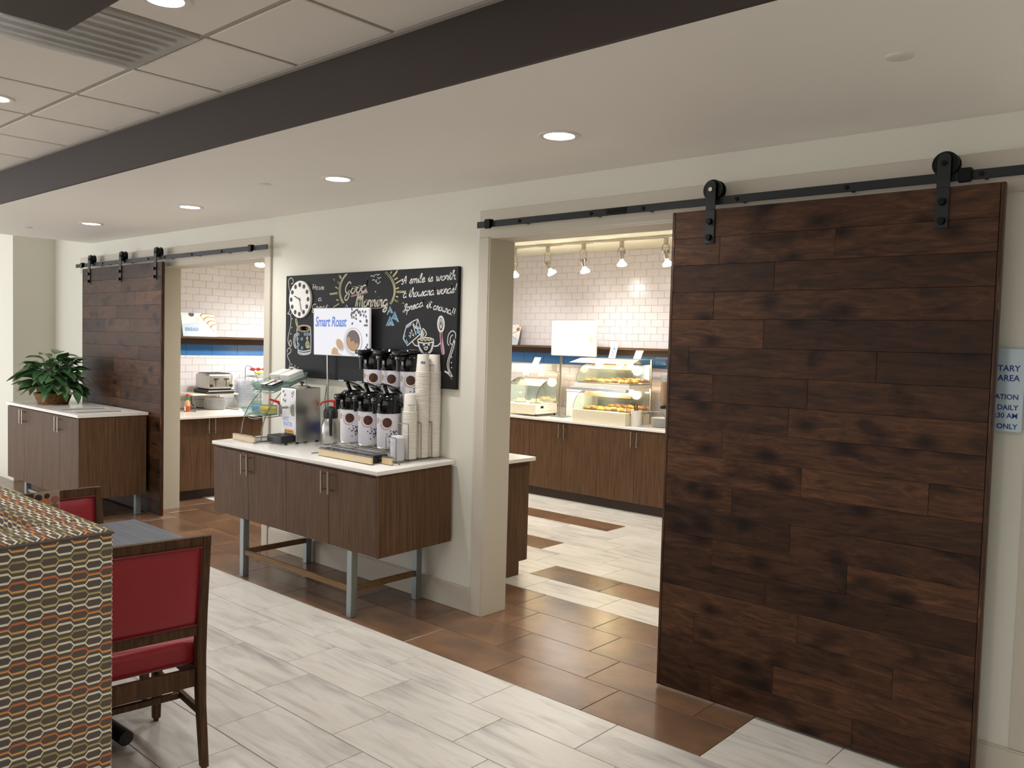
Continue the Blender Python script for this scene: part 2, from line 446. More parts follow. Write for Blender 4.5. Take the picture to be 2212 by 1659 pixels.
# ---- long wall with two openings
w = MB()
X2L, X2R, X1L, X1R, ZO = -7.675, -5.876, -3.458, -1.66, 2.283
for a, b, z0, z1 in ((-10.2, X2L, 0, 2.9), (X2L, X2R, ZO, 2.9), (X2R, X1L, 0, 2.9), (X1L, X1R, ZO, 2.9), (X1R, -0.585, 0, 2.9)):
    w.box((a, YW, z0), (b, 3.842, z1))
w.box((-0.735, 3.842, 0), (-0.585, 5.6, 2.9))
wall_back = struct(w.build('wall_back', WALL))
wl = MB().box((-10.4, 3.224, 0), (-10.2, 3.842, 2.9)).box((-13.0, 3.224, 0), (-10.4, 3.40, 2.9))
struct(wl.build('wall_left', WALL))
struct(box('corner_guard', (-0.655, YW - 0.004, 0.16), (-0.585, YW - 0.0005, 2.2), TRIM)); bpy.data.objects['corner_guard'].name = 'trim_5'
def casing(name, xl, xr, hl, hr):
    m = MB()
    m.box((xl - 0.082, 3.635, 0), (xl, YW - 0.0005, ZO), 0.003, 1).box((xr, 3.635, 0), (xr + 0.082, YW - 0.0005, ZO), 0.003, 1)
    m.box((hl, 3.633, ZO), (hr, YW - 0.0005, 2.442), 0.003, 1)
    m.box((xl - 0.014, 3.640, 0), (xl + 0.008, 3.858, ZO - 0.0005), 0.002, 1).box((xr - 0.008, 3.640, 0), (xr + 0.014, 3.858, ZO - 0.0005), 0.002, 1)
    m.box((xl + 0.0085, 3.640, ZO - 0.008), (xr - 0.0085, 3.858, ZO + 0.014), 0.002, 1)
    return struct(m.build(name, TRIM))
casing('trim_1', X1L, X1R, -3.535, -0.587)
casing('trim_2', X2L, X2R, -9.45, -5.796)
bb = MB()
for a, b in ((-10.2, X2L - 0.083), (X2R + 0.083, X1L - 0.083), (X1R + 0.083, -0.573)):
    bb.box((a, YW - 0.013, 0), (b, YW - 0.0005, 0.15), 0.003, 1); bb.box((a, YW - 0.010, 0.15), (b, YW - 0.0005, 0.158), 0.002, 1)
bb.box((-0.5845, YW - 0.013, 0), (-0.573, 5.6, 0.15), 0.003, 1)
struct(bb.build('baseboard_back', TRIM))
struct(box('baseboard_left', (-10.1995, 3.224, 0), (-10.187, YW - 0.014, 0.15), TRIM))

# ---- soffit, its brown face, the lay-in ceiling
struct(box('ceiling_soffit', (-9.2, 2.146, 2.585), (1.8, 3.6545, 2.95), CEIL))
struct(box('trim_3', (-9.2, 2.128, 2.585), (1.8, 2.1455, 2.8295), FASCIA))
ceil = struct(box('ceiling_grid', (-13.0, -5, 2.83), (1.8, 2.127, 2.9), plain('ceiling_grid_white', (176, 168, 158), 0.6)))
struct(box('ceiling_bay', (-13.0, 2.1275, 2.83), (-9.2005, 3.65, 2.9), CEIL))
struct(box('trim_4', (-9.2, 2.104, 2.818), (1.8, 2.127, 2.8295), plain('ceiling_grid_white', (176, 168, 158), 0.6)))
P = 0.633
ct = []; VENT = (-3.79, 1.042, -3.157, 1.675)
for j in range(-8, 1):
    for i in range(-16, 8):
        xa, xb = -2.524 + i * P, -2.524 + (i + 1) * P; ya, yb = 1.675 + j * P, min(1.675 + (j + 1) * P, 2.104)
        if abs(xa - VENT[0]) < 0.02 and abs(ya - VENT[1]) < 0.02: continue
        ct.append((xa + 0.013, xb - 0.013, ya + 0.013, yb - (0.013 if j < 0 else 0.003)))
mbs = MB(); first = {}
for xa, xb, ya, yb in ct:
    if any(in_view((x, y, 2.83), 0.0) for x in (xa, xb) for y in (ya, yb)):
        key = (round(xb - xa, 3), round(yb - ya, 3))
        lx, ly = (xb - xa) / 2, (yb - ya) / 2
        if key not in first:
            first[key] = MB().box((-lx, -ly, 0), (lx, ly, 0.008), 0.003, 1).build('ceiling_tile', CEILTILE); o = first[key]; o.parent = ceil
            o.location = Vector(((xa + xb) / 2, (ya + yb) / 2, 2.823)) - ceil.location
        else: piece(first[key], 'ceiling_tile', Vector(((xa + xb) / 2, (ya + yb) / 2, 2.823)) - ceil.location, ceil)
    else: mbs.box((xa, ya, 2.823), (xb, yb, 2.831))
o = mbs.build('ceiling_tile_field', CEILTILE, ceil); o['kind'] = 'stuff'
struct(box('wall_light_blocker', (1.7, -5, 0), (1.8, 7.6, 2.8295), WALL))  # unseen wall added to block ambient light from the right
# brown dropped bulkhead at the top left
struct(box('ceiling_bulkhead', (-2.70, -2.2, 2.55), (1.5, 0.998, 2.8225), FASCIA))

# ---- breakfast room shell
YB, XL = 7.65, -8.78
struct(box('ceiling_servery', (XL - 0.1, 3.8425, 2.70), (-0.736, YB + 0.1, 2.9), SERVERY))
struct(box('wall_servery_right', (-0.95, 3.8425, 0), (-0.7355, YB, 2.6995), SERVERY))
wb = struct(box('wall_servery_back', (XL - 0.1, YB, 0), (-0.736, YB + 0.1, 2.6995), GROUT_W))
wsl = struct(box('wall_servery_left', (XL - 0.1, 3.8425, 0), (XL, YB - 0.0005, 2.6995), GROUT_W))
TW, TH = 0.153, 0.0765
def tile_wall(parent, axis, lo, hi, bands, vlo, vhi):
    """running-bond tiles; axis 'x' or 'y' runs along the wall"""
    src = {}; stuff = MB(); cand = []
    for z0, z1 in bands:
        r = 0; z = z0
        while z < z1 - 0.01:
            zt = min(z + TH, z1); s = lo - (TW / 2 if r % 2 else 0)
            while s < hi:
                a, b = max(s, lo), min(s + TW, hi)
                if b - a > 0.02: cand.append((a, b, z, zt))
                s += TW
            z += TH; r += 1
    inside = [c for c in cand if vlo < (c[0] + c[1]) / 2 < vhi and c[2] > 0.9]
    out = [c for c in cand if c not in inside]
    inside.sort(key=lambda c: -c[0]); out += inside[298:]; inside = inside[:298]
    g = 0.0009
    for a, b, z, zt in inside:
        key = (round(b - a, 3), round(zt - z, 3)); w2, h = (b - a) / 2 - g, (zt - z) - 2 * g
        loc = Vector(((a + b) / 2, YB, z + g) if axis == 'x' else (XL, (a + b) / 2, z + g)) - parent.location
        if key not in src:
            m = MB()
            if axis == 'x': m.box((-w2, -0.006, 0), (w2, 0, h), 0.0012, 1)
            else: m.box((0, -w2, 0), (0.006, w2, h), 0.0012, 1)
            o = m.build('wall_tile', WALLTILE)
            o.data.transform(Matrix.Translation(o.location)); o.location = loc; o.parent = parent; src[key] = o
        else: piece(src[key], 'wall_tile', loc, parent)
    for a, b, z, zt in out:
        if axis == 'x': stuff.box((a + g, YB - 0.006, z + g), (b - g, YB, zt - g))
        else: stuff.box((XL, a + g, z + g), (XL + 0.006, b - g, zt - g))
    o = stuff.build('wall_tile_field', WALLTILE, parent); o['kind'] = 'stuff'
tile_wall(wb, 'x', XL + 0.008, -0.96, ((0.945, 1.434), (1.642, 2.70)), -6.98, -4.55)
tile_wall(wsl, 'y', 3.86, YB - 0.008, ((0.945, 1.434), (1.642, 2.70)), 4.15, 5.55)
s = MB()
for i in range(26):
    a = XL + 0.01 + i * 0.305; b = min(a + 0.303, -0.955)
    if -7.2 < a < -4.4: MB().box((a, YB - 0.008, 1.437), (b, YB, 1.556), 0.0015, 1).build('glass_tile', BLUETILE, wb)
    elif a < -0.96: s.box((a, YB - 0.008, 1.437), (b, YB, 1.556))
s.build('glass_tile_field', BLUETILE, wb)['kind'] = 'stuff'
for i in range(12):
    a = 3.87 + i * 0.305; MB().box((XL, a, 1.437), (XL + 0.008, a + 0.303, 1.556), 0.0015, 1).build('glass_tile', BLUETILE, wsl)
# wall shelf all round the servery
sh = thing('wall_shelf', 'long walnut wall shelf above the blue tile band', 'shelf', (-5.7, 7.55, 1.556))
box('backing_strip', (XL + 0.19, YB - 0.03, 1.558), (-0.955, YB - 0.0005, 1.62), plain('shelf_backing_brown', (66, 48, 36), 0.5), sh)
box('board', (XL + 0.19, YB - 0.19, 1.62), (-0.955, YB - 0.0065, 1.641), SHELFWOOD, sh, 0.002, 1)
box('backing_strip', (XL + 0.0005, 3.86, 1.558), (XL + 0.03, YB - 0.0005, 1.62), plain('shelf_backing_brown', (66, 48, 36), 0.5), sh)
box('board', (XL + 0.0065, 3.86, 1.62), (XL + 0.19, YB - 0.0065, 1.641), SHELFWOOD, sh, 0.002, 1)
# ================================================================== BARN DOORS AND RAILS
def barn_rail(name, label, x0, x1, stops, bolts, plate=None):
    t = thing(name, label, 'rail', ((x0 + x1) / 2, 3.55, 2.325))
    MB().box((x0, 3.548, 2.3255), (x1, 3.556, 2.362), 0.001, 1).build('bar', BLACKMETAL, t)
    for x in bolts:
        b = MB().cyl((x, 3.5475, 2.343), (x, 3.541, 2.343), 0.010, 0.009, 6).build('bolt', BOLTMETAL, t)
        MB().cyl((x, 3.5565, 2.343), (x, 3.6325, 2.343), 0.009, n=10).build('spacer', BLACKMETAL, t)
    for x in stops:
        MB().box((x - 0.022, 3.528, 2.316), (x + 0.022, 3.547, 2.370), 0.003, 1).box((x - 0.022, 3.5465, 2.3625), (x + 0.022, 3.560, 2.370)).build('end_stop', BOLTMETAL, t)
    if plate is not None:
        m = MB().box((plate - 0.06, 3.5445, 2.329), (plate + 0.06, 3.5475, 2.358))
        for i in range(4): m.cyl((plate - 0.045 + i * 0.03, 3.5445, 2.344), (plate - 0.045 + i * 0.03, 3.5425, 2.344), 0.006, n=8)
        m.build('splice_plate', BOLTMETAL, t)
    return t
barn_rail('sliding_door_rail', 'black flat steel door rail above the open doorway beside the large door', -3.475, 0.15, (-3.377, -0.884), (-3.146, -2.649, -2.329, -1.827, -1.333, -0.83, -0.35), -2.49)
barn_rail('sliding_door_rail', 'black flat steel door rail above the far doorway by the plant cabinet', -9.345, -5.705, (-9.162, -5.923), (-8.88, -8.677, -8.18, -7.685, -7.36, -6.869, -6.374))
def hanger(door, x, side=0):
    m = MB()
    m.box((x - 0.024, 3.515, 2.145), (x + 0.024, 3.5215, 2.30), 0.001, 1)           # strap on the planks
    m.box((x - 0.024, 3.515, 2.30), (x + 0.024, 3.5215, 2.408), 0.001, 1)
    m.cyl((x, 3.515, 2.408), (x, 3.5215, 2.408), 0.024, n=20)
    h = m.build('hanger', BLACKMETAL, door)
    wz = 2.392
    w2 = MB(); w2.tube([(x, 3.530, wz), (x, 3.538, wz), (x, 3.539, wz), (x, 3.565, wz), (x, 3.566, wz), (x, 3.572, wz)], 0.045, 24, radii=[0.048, 0.048, 0.0415, 0.0415, 0.048, 0.048])
    w2.cyl((x, 3.522, wz), (x, 3.578, wz), 0.008, n=10); w2.build('wheel', BOLTMETAL, h)
    MB().cyl((x, 3.515, wz), (x, 3.508, wz), 0.011, 0.010, 10).build('axle_bolt', STEEL if side else BOLTMETAL, h)
    for z in (2.245, 2.172):
        MB().cyl((x, 3.5148, z), (x, 3.497, z), 0.0155, 0.013, 10).build('bolt', BOLTMETAL, h)
def barn_door(label, xa, xb, rows, hangers, yf=3.523, silver=0):
    d = thing('barn_door', label, 'door', ((xa + xb) / 2, 3.545, 0.012))
    box('core', (xa + 0.004, yf + 0.010, 0.012), (xb - 0.004, yf + 0.026, 2.302), plain('door_core_dark', (20, 13, 9), 0.7), d)
    n = 18; h = 2.29 / n; E = 0.016
    for i in range(n):
        z1 = 2.302 - i * h; z0 = z1 - h
        js = [xa + E] + [j for j in rows[i % len(rows)] if xa + 0.1 < j < xb - 0.1] + [xb - E]
        for a, b in zip(js, js[1:]):
            k = random.uniform(-0.0008, 0.0008)
            MB().box((a + 0.0004, yf + k, z0 + 0.0004), (b - 0.0004, yf + 0.0105, z1 - 0.0004), 0.0009, 1).build('plank', PLANK, d)
    for a, b in ((xa, xa + E - 0.001), (xb - E + 0.001, xb)):
        MB().box((a, yf - 0.001, 0.012), (b, yf + 0.030, 2.303), 0.004, 2).build('edge_strip', PLANKEDGE, d, smooth=True)
    for q in hangers: hanger(d, q, silver and q == hangers[0])
    return d
R1 = [[], [-1.89, -1.36], [-1.62], [-1.91], [-1.66], [-2.03, -1.17], [-1.90, -1.45], [-1.53], [-1.84], [-1.46, -0.95], [-1.78], [-1.50], [-1.87, -1.25], [-1.60], [-1.45], [-1.95, -1.05], [-1.55], [-1.85, -1.2]]
barn_door('large dark plank sliding door on black hangers right of the near doorway', -2.144, -0.742, R1, (-1.942, -0.953), silver=1)
R2 = [[], [-8.2], [-8.75, -7.9], [-8.3], [-8.55, -8.0], [-8.1], [-8.7, -7.8], [-8.35], [-8.6, -7.95], [-8.2], [-8.8, -8.0], [-8.4], [-8.6], [-8.15], [-8.5, -7.8], [-8.3], [-8.7], [-8.1]]
barn_door('smaller-looking dark plank sliding door behind the plant cabinet', -9.105, -7.362, R2, (-8.925, -8.2, -7.478))
# ================================================================== COFFEE STATION
TILT = 0.0235
PIV = (0, 3.04, 0.912)
ROTX = Matrix.Rotation(TILT, 3, 'X')
def cz(y): return 0.9125 + (y - 3.04) * TILT
def bar_handle(parent, x, y, z0, z1, spin=None, dirx=0, rail=0.030):
    m = MB()
    if dirx == 0:
        m.cyl((x, y - rail, z0), (x, y - rail, z1), 0.006, n=10)
        for z in (z0 + 0.022, z1 - 0.022): m.cyl((x, y - rail, z), (x, y - 0.0005, z), 0.0042, n=8)
    else:
        m.cyl((x + rail, y, z0), (x + rail, y, z1), 0.006, n=10)
        for z in (z0 + 0.022, z1 - 0.022): m.cyl((x + rail, y, z), (x + 0.0005, y, z), 0.0042, n=8)
    if spin: m.spin(ROTX, PIV)
    return m.build('handle', STEEL, parent, smooth=True)
cab = thing('cabinet', 'walnut cabinet on silver legs under the coffee station', 'cabinet', (-4.63, 3.34, 0))
MB().box((-5.56, 3.0665, 0.405), (-3.738, 3.625, 0.886)).spin(ROTX, PIV).build('body', LAM, cab)
MB().box((-3.7375, 3.047, 0.405), (-3.72, 3.625, 0.886), 0.001, 1).spin(ROTX, PIV).build('side_panel', LAM, cab)
ds = [-5.56, -5.104, -4.648, -4.192, -3.7375]
for i in range(4):
    d = MB().box((ds[i] + 0.0015, 3.047, 0.406), (ds[i + 1] - 0.0015, 3.0655, 0.868), 0.001, 1).spin(ROTX, PIV).build('door', LAM, cab)
    bar_handle(d, ds[i + 1] - 0.035 if i % 2 == 0 else ds[i] + 0.035, 3.047, 0.722, 0.861, True)
for x in (-5.218, -4.015):
    MB().box((x, 3.062, 0), (x + 0.047, 3.108, 0.405), 0.003, 1).build('leg', LEGGREY, cab, smooth=True)
    MB().box((x, 3.578, 0), (x + 0.047, 3.624, 0.418), 0.003, 1).build('leg', LEGGREY, cab, smooth=True)
STR = m_laminate('stretcher_wood', (112, 86, 58), (140, 110, 76), (158, 128, 92), False)
box('stretcher', (-5.17, 3.071, 0.152), (-4.016, 3.089, 0.188), STR, cab, 0.002, 1)
for x in (-5.206, -4.003): box('stretcher', (x, 3.109, 0.15), (x + 0.018, 3.577, 0.187), STR, cab, 0.002, 1)
tag(MB().box((-5.552, 3.031, 0.888), (-3.708, 3.640, 0.912), 0.002, 2).spin(ROTX, PIV).build('countertop', QUARTZ, None, smooth=True), 'white quartz countertop carrying the coffee airpots', 'countertop')

def station(name, label, cat, x, y, group=None, dz=0.0):
    t = thing(name, label, cat, (x, y, cz(y) + 0.001 + dz), group); t.rotation_euler = (TILT, 0, 0); return t
# ---- tea rack with two glass trays
zr = cz(3.35)
rk = station('wire_rack', 'two-tier curved wire rack with beige stone front plate on coffee counter', 'rack', -5.34, 3.35)
box('front_plate', (-5.483, 3.152, zr + 0.006), (-5.203, 3.165, zr + 0.043), STONE, rk, 0.002, 1)
m = MB()
for z in (zr + 0.004, zr + 0.046): m.box((-5.478, 3.150, z - 0.002), (-5.208, 3.170, z + 0.002))
m.build('plate_rail', CHROME, rk)
m = MB()
for x in (-5.46, -5.43, -5.25, -5.215): m.tube([(x, 3.168, zr + 0.004), (x, 3.58, zr + 0.004)], 0.003, 6)
for y in (3.25, 3.58): m.tube([(-5.46, y, zr + 0.004), (-5.215, y, zr + 0.004)], 0.003, 6)
m.build('base_wires', CHROME, rk)
def arc(x): return [(x, 3.212, zr + 0.004), (x, 3.214, zr + 0.06), (x, 3.225, zr + 0.12), (x, 3.245, zr + 0.18), (x, 3.275, zr + 0.235), (x, 3.315, zr + 0.285), (x, 3.365, zr + 0.335), (x, 3.40, zr + 0.36), (x, 3.46, zr + 0.39), (x, 3.585, zr + 0.44)]
for x in (-5.468, -5.206): MB().tube(arc(x), 0.004, 8).build('side_arc', CHROME, rk, smooth=True)
def trayframe(y0, y1, z0, z1):
    m = MB(); m.tube([(-5.472, y0, z0), (-5.202, y0, z0), (-5.202, y1, z1), (-5.472, y1, z1)], 0.003, 6, closed=True)
    m.tube([(-5.40, y0 - 0.006, z0 - 0.006), (-5.37, y0 - 0.01, z0 - 0.012), (-5.29, y0 - 0.01, z0 - 0.012), (-5.26, y0 - 0.006, z0 - 0.006)], 0.003, 6)
    m.build('tray_frame', CHROME, rk)
trayframe(3.235, 3.44, zr + 0.172, zr + 0.182); trayframe(3.305, 3.59, zr + 0.345, zr + 0.44)
MB().tube([(-5.206, 3.588, zr + 0.352), (-5.206, 3.588, zr + 0.47)], 0.003, 6).tube([(-5.468, 3.588, zr + 0.352), (-5.468, 3.588, zr + 0.47)], 0.003, 6).build('back_wires', CHROME, rk)
def glass_tray(label, y0, y1, z, tilt):
    t = thing('glass_tray', label, 'tray', (-5.337, (y0 + y1) / 2, z), 'glass trays on the tea rack')
    m = MB(); q = 0.02; xa, xb = -5.485, -5.19; hh = 0.045
    m.box((xa + q, y0 + q, z), (xb - q, y1 - q, z + 0.004)).build('tray_bottom', TRAYGLASS, t)
    rim = [(xa, y0), (xb, y0), (xb, y1), (xa, y1)]; base = [(xa + q, y0 + q), (xb - q, y0 + q), (xb - q, y1 - q), (xa + q, y1 - q)]
    m = MB()
    for i in range(4):
        j = (i + 1) % 4
        m.mesh([(*base[i], z), (*base[j], z), (*rim[j], z + hh), (*rim[i], z + hh)], [(0, 1, 2, 3)])
    m.tube([(x, y, z + hh) for x, y in rim], 0.0022, 6, closed=True)
    m.build('tray_wall', TRAYGLASS, t, recalc=False)
    t.rotation_euler = (tilt, 0, 0); return t
glass_tray('lower glass tray of the tea rack holding yellow and blue packets', 3.215, 3.455, zr + 0.186, 0.05)
TT = 0.33
glass_tray('upper tilted glass tray of the tea rack holding napkins and tea cards', 3.30, 3.60, zr + 0.395, TT)
def packet(name, label, group, n, x0, dx, y, z, w, h, mat):
    src = None
    for i in range(n):
        loc = (x0 + i * dx, y + random.uniform(-0.003, 0.003), z)
        if src is None:
            src = MB().box((-0.002, -w / 2, 0), (0.002, w / 2, h), 0.0015, 1).build(name, mat); tag(src, label, 'packet', group)
            src.data.transform(Matrix.Translation(src.location)); o = src
        else: o = src.copy(); col.objects.link(o)
        o.location = loc; o.rotation_euler = (0, random.uniform(-0.12, 0.12), random.uniform(-0.06, 0.06))
YEL = plain('packet_yellow', (236, 212, 92), 0.5, noise=0.1); BLU = plain('packet_blue', (150, 186, 218), 0.5, noise=0.15)
packet('sweetener_packet', 'yellow sweetener packet standing in the lower glass tray', 'yellow sweetener packets', 16, -5.325, 0.0068, 3.31, zr + 0.194, 0.075, 0.048, YEL)
packet('sweetener_packet', 'pale blue sweetener packet standing in the lower glass tray', 'blue sweetener packets', 14, -5.44, 0.0068, 3.335, zr + 0.194, 0.11, 0.048, BLU)
packet('sweetener_packet', 'pale blue sweetener packet behind the yellow packets', 'blue sweetener packets behind', 16, -5.325, 0.0068, 3.395, zr + 0.198, 0.07, 0.05, BLU)
# napkins and tea cards on the tilted tray
def on_tilt(o, p, extra=0.0):
    o.rotation_euler = (TT + extra, 0, 0); o.location = p
def napkins(label, x, dx):
    t = thing('napkin_stack', label, 'napkins', (0, 0, 0), 'napkin stacks on the tea rack')
    for i in range(7):
        m = MB(); k = random.uniform(-0.003, 0.003); z = i * 0.0075
        m.box((-dx + k, -0.062, z), (dx + k, 0.065 + k, z + 0.0066), 0.003, 2).build('napkin', PAPER, t, smooth=True)
    on_tilt(t, (x, 3.505, zr + 0.437))
napkins('left stack of white paper napkins on the tea rack', -5.405, 0.058)
napkins('right stack of white paper napkins on the tea rack', -5.275, 0.06)
def tea_box(label, x, top, fr):
    t = thing('tea_carton', label, 'carton', (0, 0, 0), 'tea cartons on the tea rack')
    box('carton_body', (-0.03, -0.05, 0), (0.03, 0.05, 0.028), BLACKMAT, t, 0.002, 1)
    box('card', (-0.027, -0.048, 0.0285), (0.027, 0.046, 0.0295), PAPER, t)
    MB().mat(top).flat(ellipse(0, 0.014, 0.019, 0.019, 16), lambda x, y: (x, y, 0.0299)).mat(fr).flat(ellipse(0.004, 0.016, 0.010, 0.010, 14), lambda x, y: (x, y, 0.0302)).build('card_print', None, t, recalc=False)
    on_tilt(t, (x, 3.375, zr + 0.385))
tea_box('tea carton with green printed card at the front of the tea rack', -5.37, plain('print_green', (150, 190, 60), 0.6), plain('print_cream', (238, 226, 170), 0.6))
tea_box('tea carton with purple and orange printed card at the front of the tea rack', -5.285, plain('print_purple', (150, 60, 130), 0.6), plain('print_orange', (240, 140, 70), 0.6))

# ---- hot water dispenser
zd = cz(3.42)
hd = station('water_dispenser', 'stainless hot water dispenser with printed front and red tap', 'dispenser', -5.06, 3.42)
box('body', (-5.15, 3.34, zd + 0.014), (-4.972, 3.545, zd + 0.386), INOX, hd, 0.002, 1)
MB().lathe([(0.058, 0), (0.06, 0.004), (0.05, 0.012), (0.0, 0.016)], (-5.045, 3.44, zd + 0.3865), 28).build('lid', INOX, hd, smooth=True)
MB().lathe([(0.007, 0), (0.007, 0.014), (0.017, 0.017), (0.016, 0.026), (0, 0.029)], (-5.045, 3.44, zd + 0.401), 16).build('lid_knob', BLACKMAT, hd, smooth=True)
fd = lambda d: (lambda x, z: (x, 3.3397 - d, zd + z))
POT_W = plain('print_white', (232, 230, 238), 0.4); INKBLUE = plain('print_blue_ink', (66, 128, 206), 0.5)
pn = MB().mat(POT_W).prism([(-5.137, 0.10), (-4.983, 0.10), (-4.983, 0.378), (-5.137, 0.378)], lambda x, z, d: (x, 3.3397 - d, zd + z), 0.0, 0.0012).build('printed_panel', None, hd)
LEAFP = plain('print_leaf', (112, 130, 92), 0.5); CUPG = plain('print_cup_grey', (206, 204, 204), 0.5); WATP = plain('print_water', (132, 128, 110), 0.5)
m = MB()
m.mat(CUPG).flat([p for p in ellipse(-5.003, 0.232, 0.05, 0.062, 28) if p[0] < -4.984], fd(0.0015))
m.mat(POT_W).flat([p for p in ellipse(-5.003, 0.232, 0.043, 0.054, 28) if p[0] < -4.984], fd(0.0017))
m.mat(WATP).flat([p for p in ellipse(-5.003, 0.235, 0.034, 0.044, 28) if p[0] < -4.984], fd(0.0019))
for x, z, a in ((-5.10, 0.335, 0.7), (-5.118, 0.30, -0.6), (-5.095, 0.295, 0.9), (-5.12, 0.36, 0.3), (-5.09, 0.25, 1.2), (-5.015, 0.352, 0.5), (-5.0, 0.345, 1.6), (-5.012, 0.33, 2.4), (-4.998, 0.362, 2.9)):
    m.mat(LEAFP if x < -5.05 else plain('print_bean', (66, 46, 42), 0.5)).flat(ellipse(x, z, 0.014 if x < -5.05 else 0.009, 0.008 if x < -5.05 else 0.005, 12, a), fd(0.0016))
m.build('panel_picture', None, hd, recalc=False)
m = MB().mat(INKBLUE); text(m, 'HOT', lambda x, y: (-5.125 + x, 3.3382, zd + 0.158 + y), 0.040, sx=0.82); text(m, 'WATER', lambda x, y: (-5.125 + x, 3.3382, zd + 0.120 + y), 0.040, sx=0.82)
m.build('lettering', None, hd, recalc=False)
WARNO = plain('label_orange', (240, 160, 40), 0.5)
m = MB().mat(WARNO).prism([(-5.112, 0.072), (-5.004, 0.072), (-5.004, 0.097), (-5.112, 0.097)], lambda x, z, d: (x, 3.3397 - d, zd + z), 0, 0.001)
m.mat(BLACKMAT).prism([(-5.112, 0.050), (-5.004, 0.050), (-5.004, 0.0715), (-5.112, 0.0715)], lambda x, z, d: (x, 3.3397 - d, zd + z), 0, 0.001)
m.mat(BLACKMAT).flat([(-5.104, 0.078), (-5.088, 0.078), (-5.096, 0.092)], fd(0.0013)); text(m, 'WARNING', lambda x, y: (-5.082 + x, 3.3384, zd + 0.079 + y), 0.015, sx=0.95)
m.build('warning_label', None, hd, recalc=False)
box('drip_tray', (-5.165, 3.232, zd + 0.012), (-4.988, 3.339, zd + 0.062), BLACKMAT, hd, 0.003, 2)
m = MB()
for i in range(7): m.box((-5.15 + i * 0.0225, 3.242, zd + 0.0622), (-5.14 + i * 0.0225, 3.33, zd + 0.0632))
m.build('tray_grille', plain('grille_grey', (60, 62, 66), 0.4), hd)
tp = MB().cyl((-5.07, 3.339, zd + 0.252), (-5.07, 3.27, zd + 0.252), 0.009, n=12).cyl((-5.07, 3.27, zd + 0.20), (-5.07, 3.27, zd + 0.275), 0.011, 0.010, 12).build('tap', STEEL, hd, smooth=True)
MB().tube([(-5.07, 3.27, zd + 0.276), (-5.07, 3.265, zd + 0.292), (-5.07, 3.235, zd + 0.302), (-5.07, 3.195, zd + 0.316)], 0.009, 8, radii=[0.010, 0.011, 0.008, 0.007]).build('tap_lever', REDPL, tp, smooth=True)
for x in (-5.13, -4.99):
    for y in (3.36, 3.525): MB().cyl((x, y, zd + 0.0005), (x, y, zd + 0.0135), 0.012, n=10).build('foot', BLACKMAT, hd)

# ---- steel carafe
zc_ = cz(3.5)
cf = station('carafe', 'brushed steel thermal carafe with black lid and handle', 'carafe', -4.79, 3.50)
MB().lathe([(0.0, 0), (0.064, 0), (0.068, 0.006), (0.069, 0.09), (0.066, 0.135), (0.054, 0.172), (0.046, 0.187)], (-4.79, 3.50, zc_), 40).build('body', INOX, cf, smooth=True)
MB().lathe([(0.0475, 0.186), (0.049, 0.19), (0.049, 0.225), (0.045, 0.245), (0.03, 0.262), (0.0, 0.27)], (-4.79, 3.50, zc_), 32).build('lid', BLACKMAT, cf, smooth=True)
hx, hy = 0.80, -0.6
hp = lambda r, z: (-4.79 + hx * r, 3.50 + hy * r, zc_ + z)
MB().tube([hp(0.04, 0.232), hp(0.072, 0.232), hp(0.092, 0.205), hp(0.098, 0.15), hp(0.092, 0.10), hp(0.076, 0.075)], 0.010, 10, radii=[0.012, 0.013, 0.012, 0.012, 0.011, 0.009]).build('handle', BLACKMAT, cf, smooth=True)
MB().tube([hp(-0.04, 0.215), hp(-0.062, 0.228)], 0.012, 8, radii=[0.014, 0.009]).build('spout', BLACKMAT, cf, smooth=True)
# ---- pump bottle behind the carafe
zp = cz(3.575)
pb = station('pump_bottle', 'white creamer bottle with bright red pump behind the steel carafe', 'bottle', -4.862, 3.583)
MB().lathe([(0, 0), (0.036, 0), (0.038, 0.005), (0.038, 0.16), (0.03, 0.19), (0.014, 0.205), (0.014, 0.215)], (-4.862, 3.583, zp), 28).build('body', WHITEPL, pb, smooth=True)
MB().lathe([(0.0385, 0.05), (0.0385, 0.14)], (-4.862, 3.583, zp), 28, cap=False).build('label_wrap', plain('label_blue_red', (70, 100, 180), 0.5, noise=0.3, scale=20), pb, smooth=True)
MB().lathe([(0.017, 0.214), (0.017, 0.232), (0.008, 0.236), (0.008, 0.285), (0.012, 0.288), (0.012, 0.30), (0, 0.302)], (-4.862, 3.583, zp), 16).tube([(-4.862, 3.583, zp + 0.294), (-4.90, 3.562, zp + 0.294), (-4.945, 3.54, zp + 0.282), (-4.958, 3.534, zp + 0.262)], 0.006, 8, radii=[0.009, 0.007, 0.006, 0.006]).build('pump', REDPL, pb, smooth=True)

# ---- airpots on their stand
za = cz(3.32)
st = station('airpot_stand', 'stepped wire stand with beige plate and black drip tray under the airpots', 'stand', -4.17, 3.32)
box('front_plate', (-4.437, 3.145, za + 0.0045), (-3.905, 3.158, za + 0.046), STONE, st, 0.002, 1)
m = MB()
for z in (za + 0.001, za + 0.050): m.box((-4.437, 3.144, z - 0.001), (-3.905, 3.164, z + 0.0015))
m.build('plate_rail', CHROME, st)
tr = MB().box((-4.43, 3.172, za + 0.012), (-3.925, 3.285, za + 0.050)).build('drip_tray', BLACKPL, st)
MB().box((-4.42, 3.18, za + 0.0502), (-3.935, 3.278, za + 0.0515)).build('tray_grille', plain('grille_grey', (60, 62, 66), 0.4), tr)
m = MB(); m.tube([(-4.436, 3.168, za + 0.066), (-3.918, 3.168, za + 0.066), (-3.918, 3.29, za + 0.066), (-4.436, 3.29, za + 0.066)], 0.003, 6, closed=True)
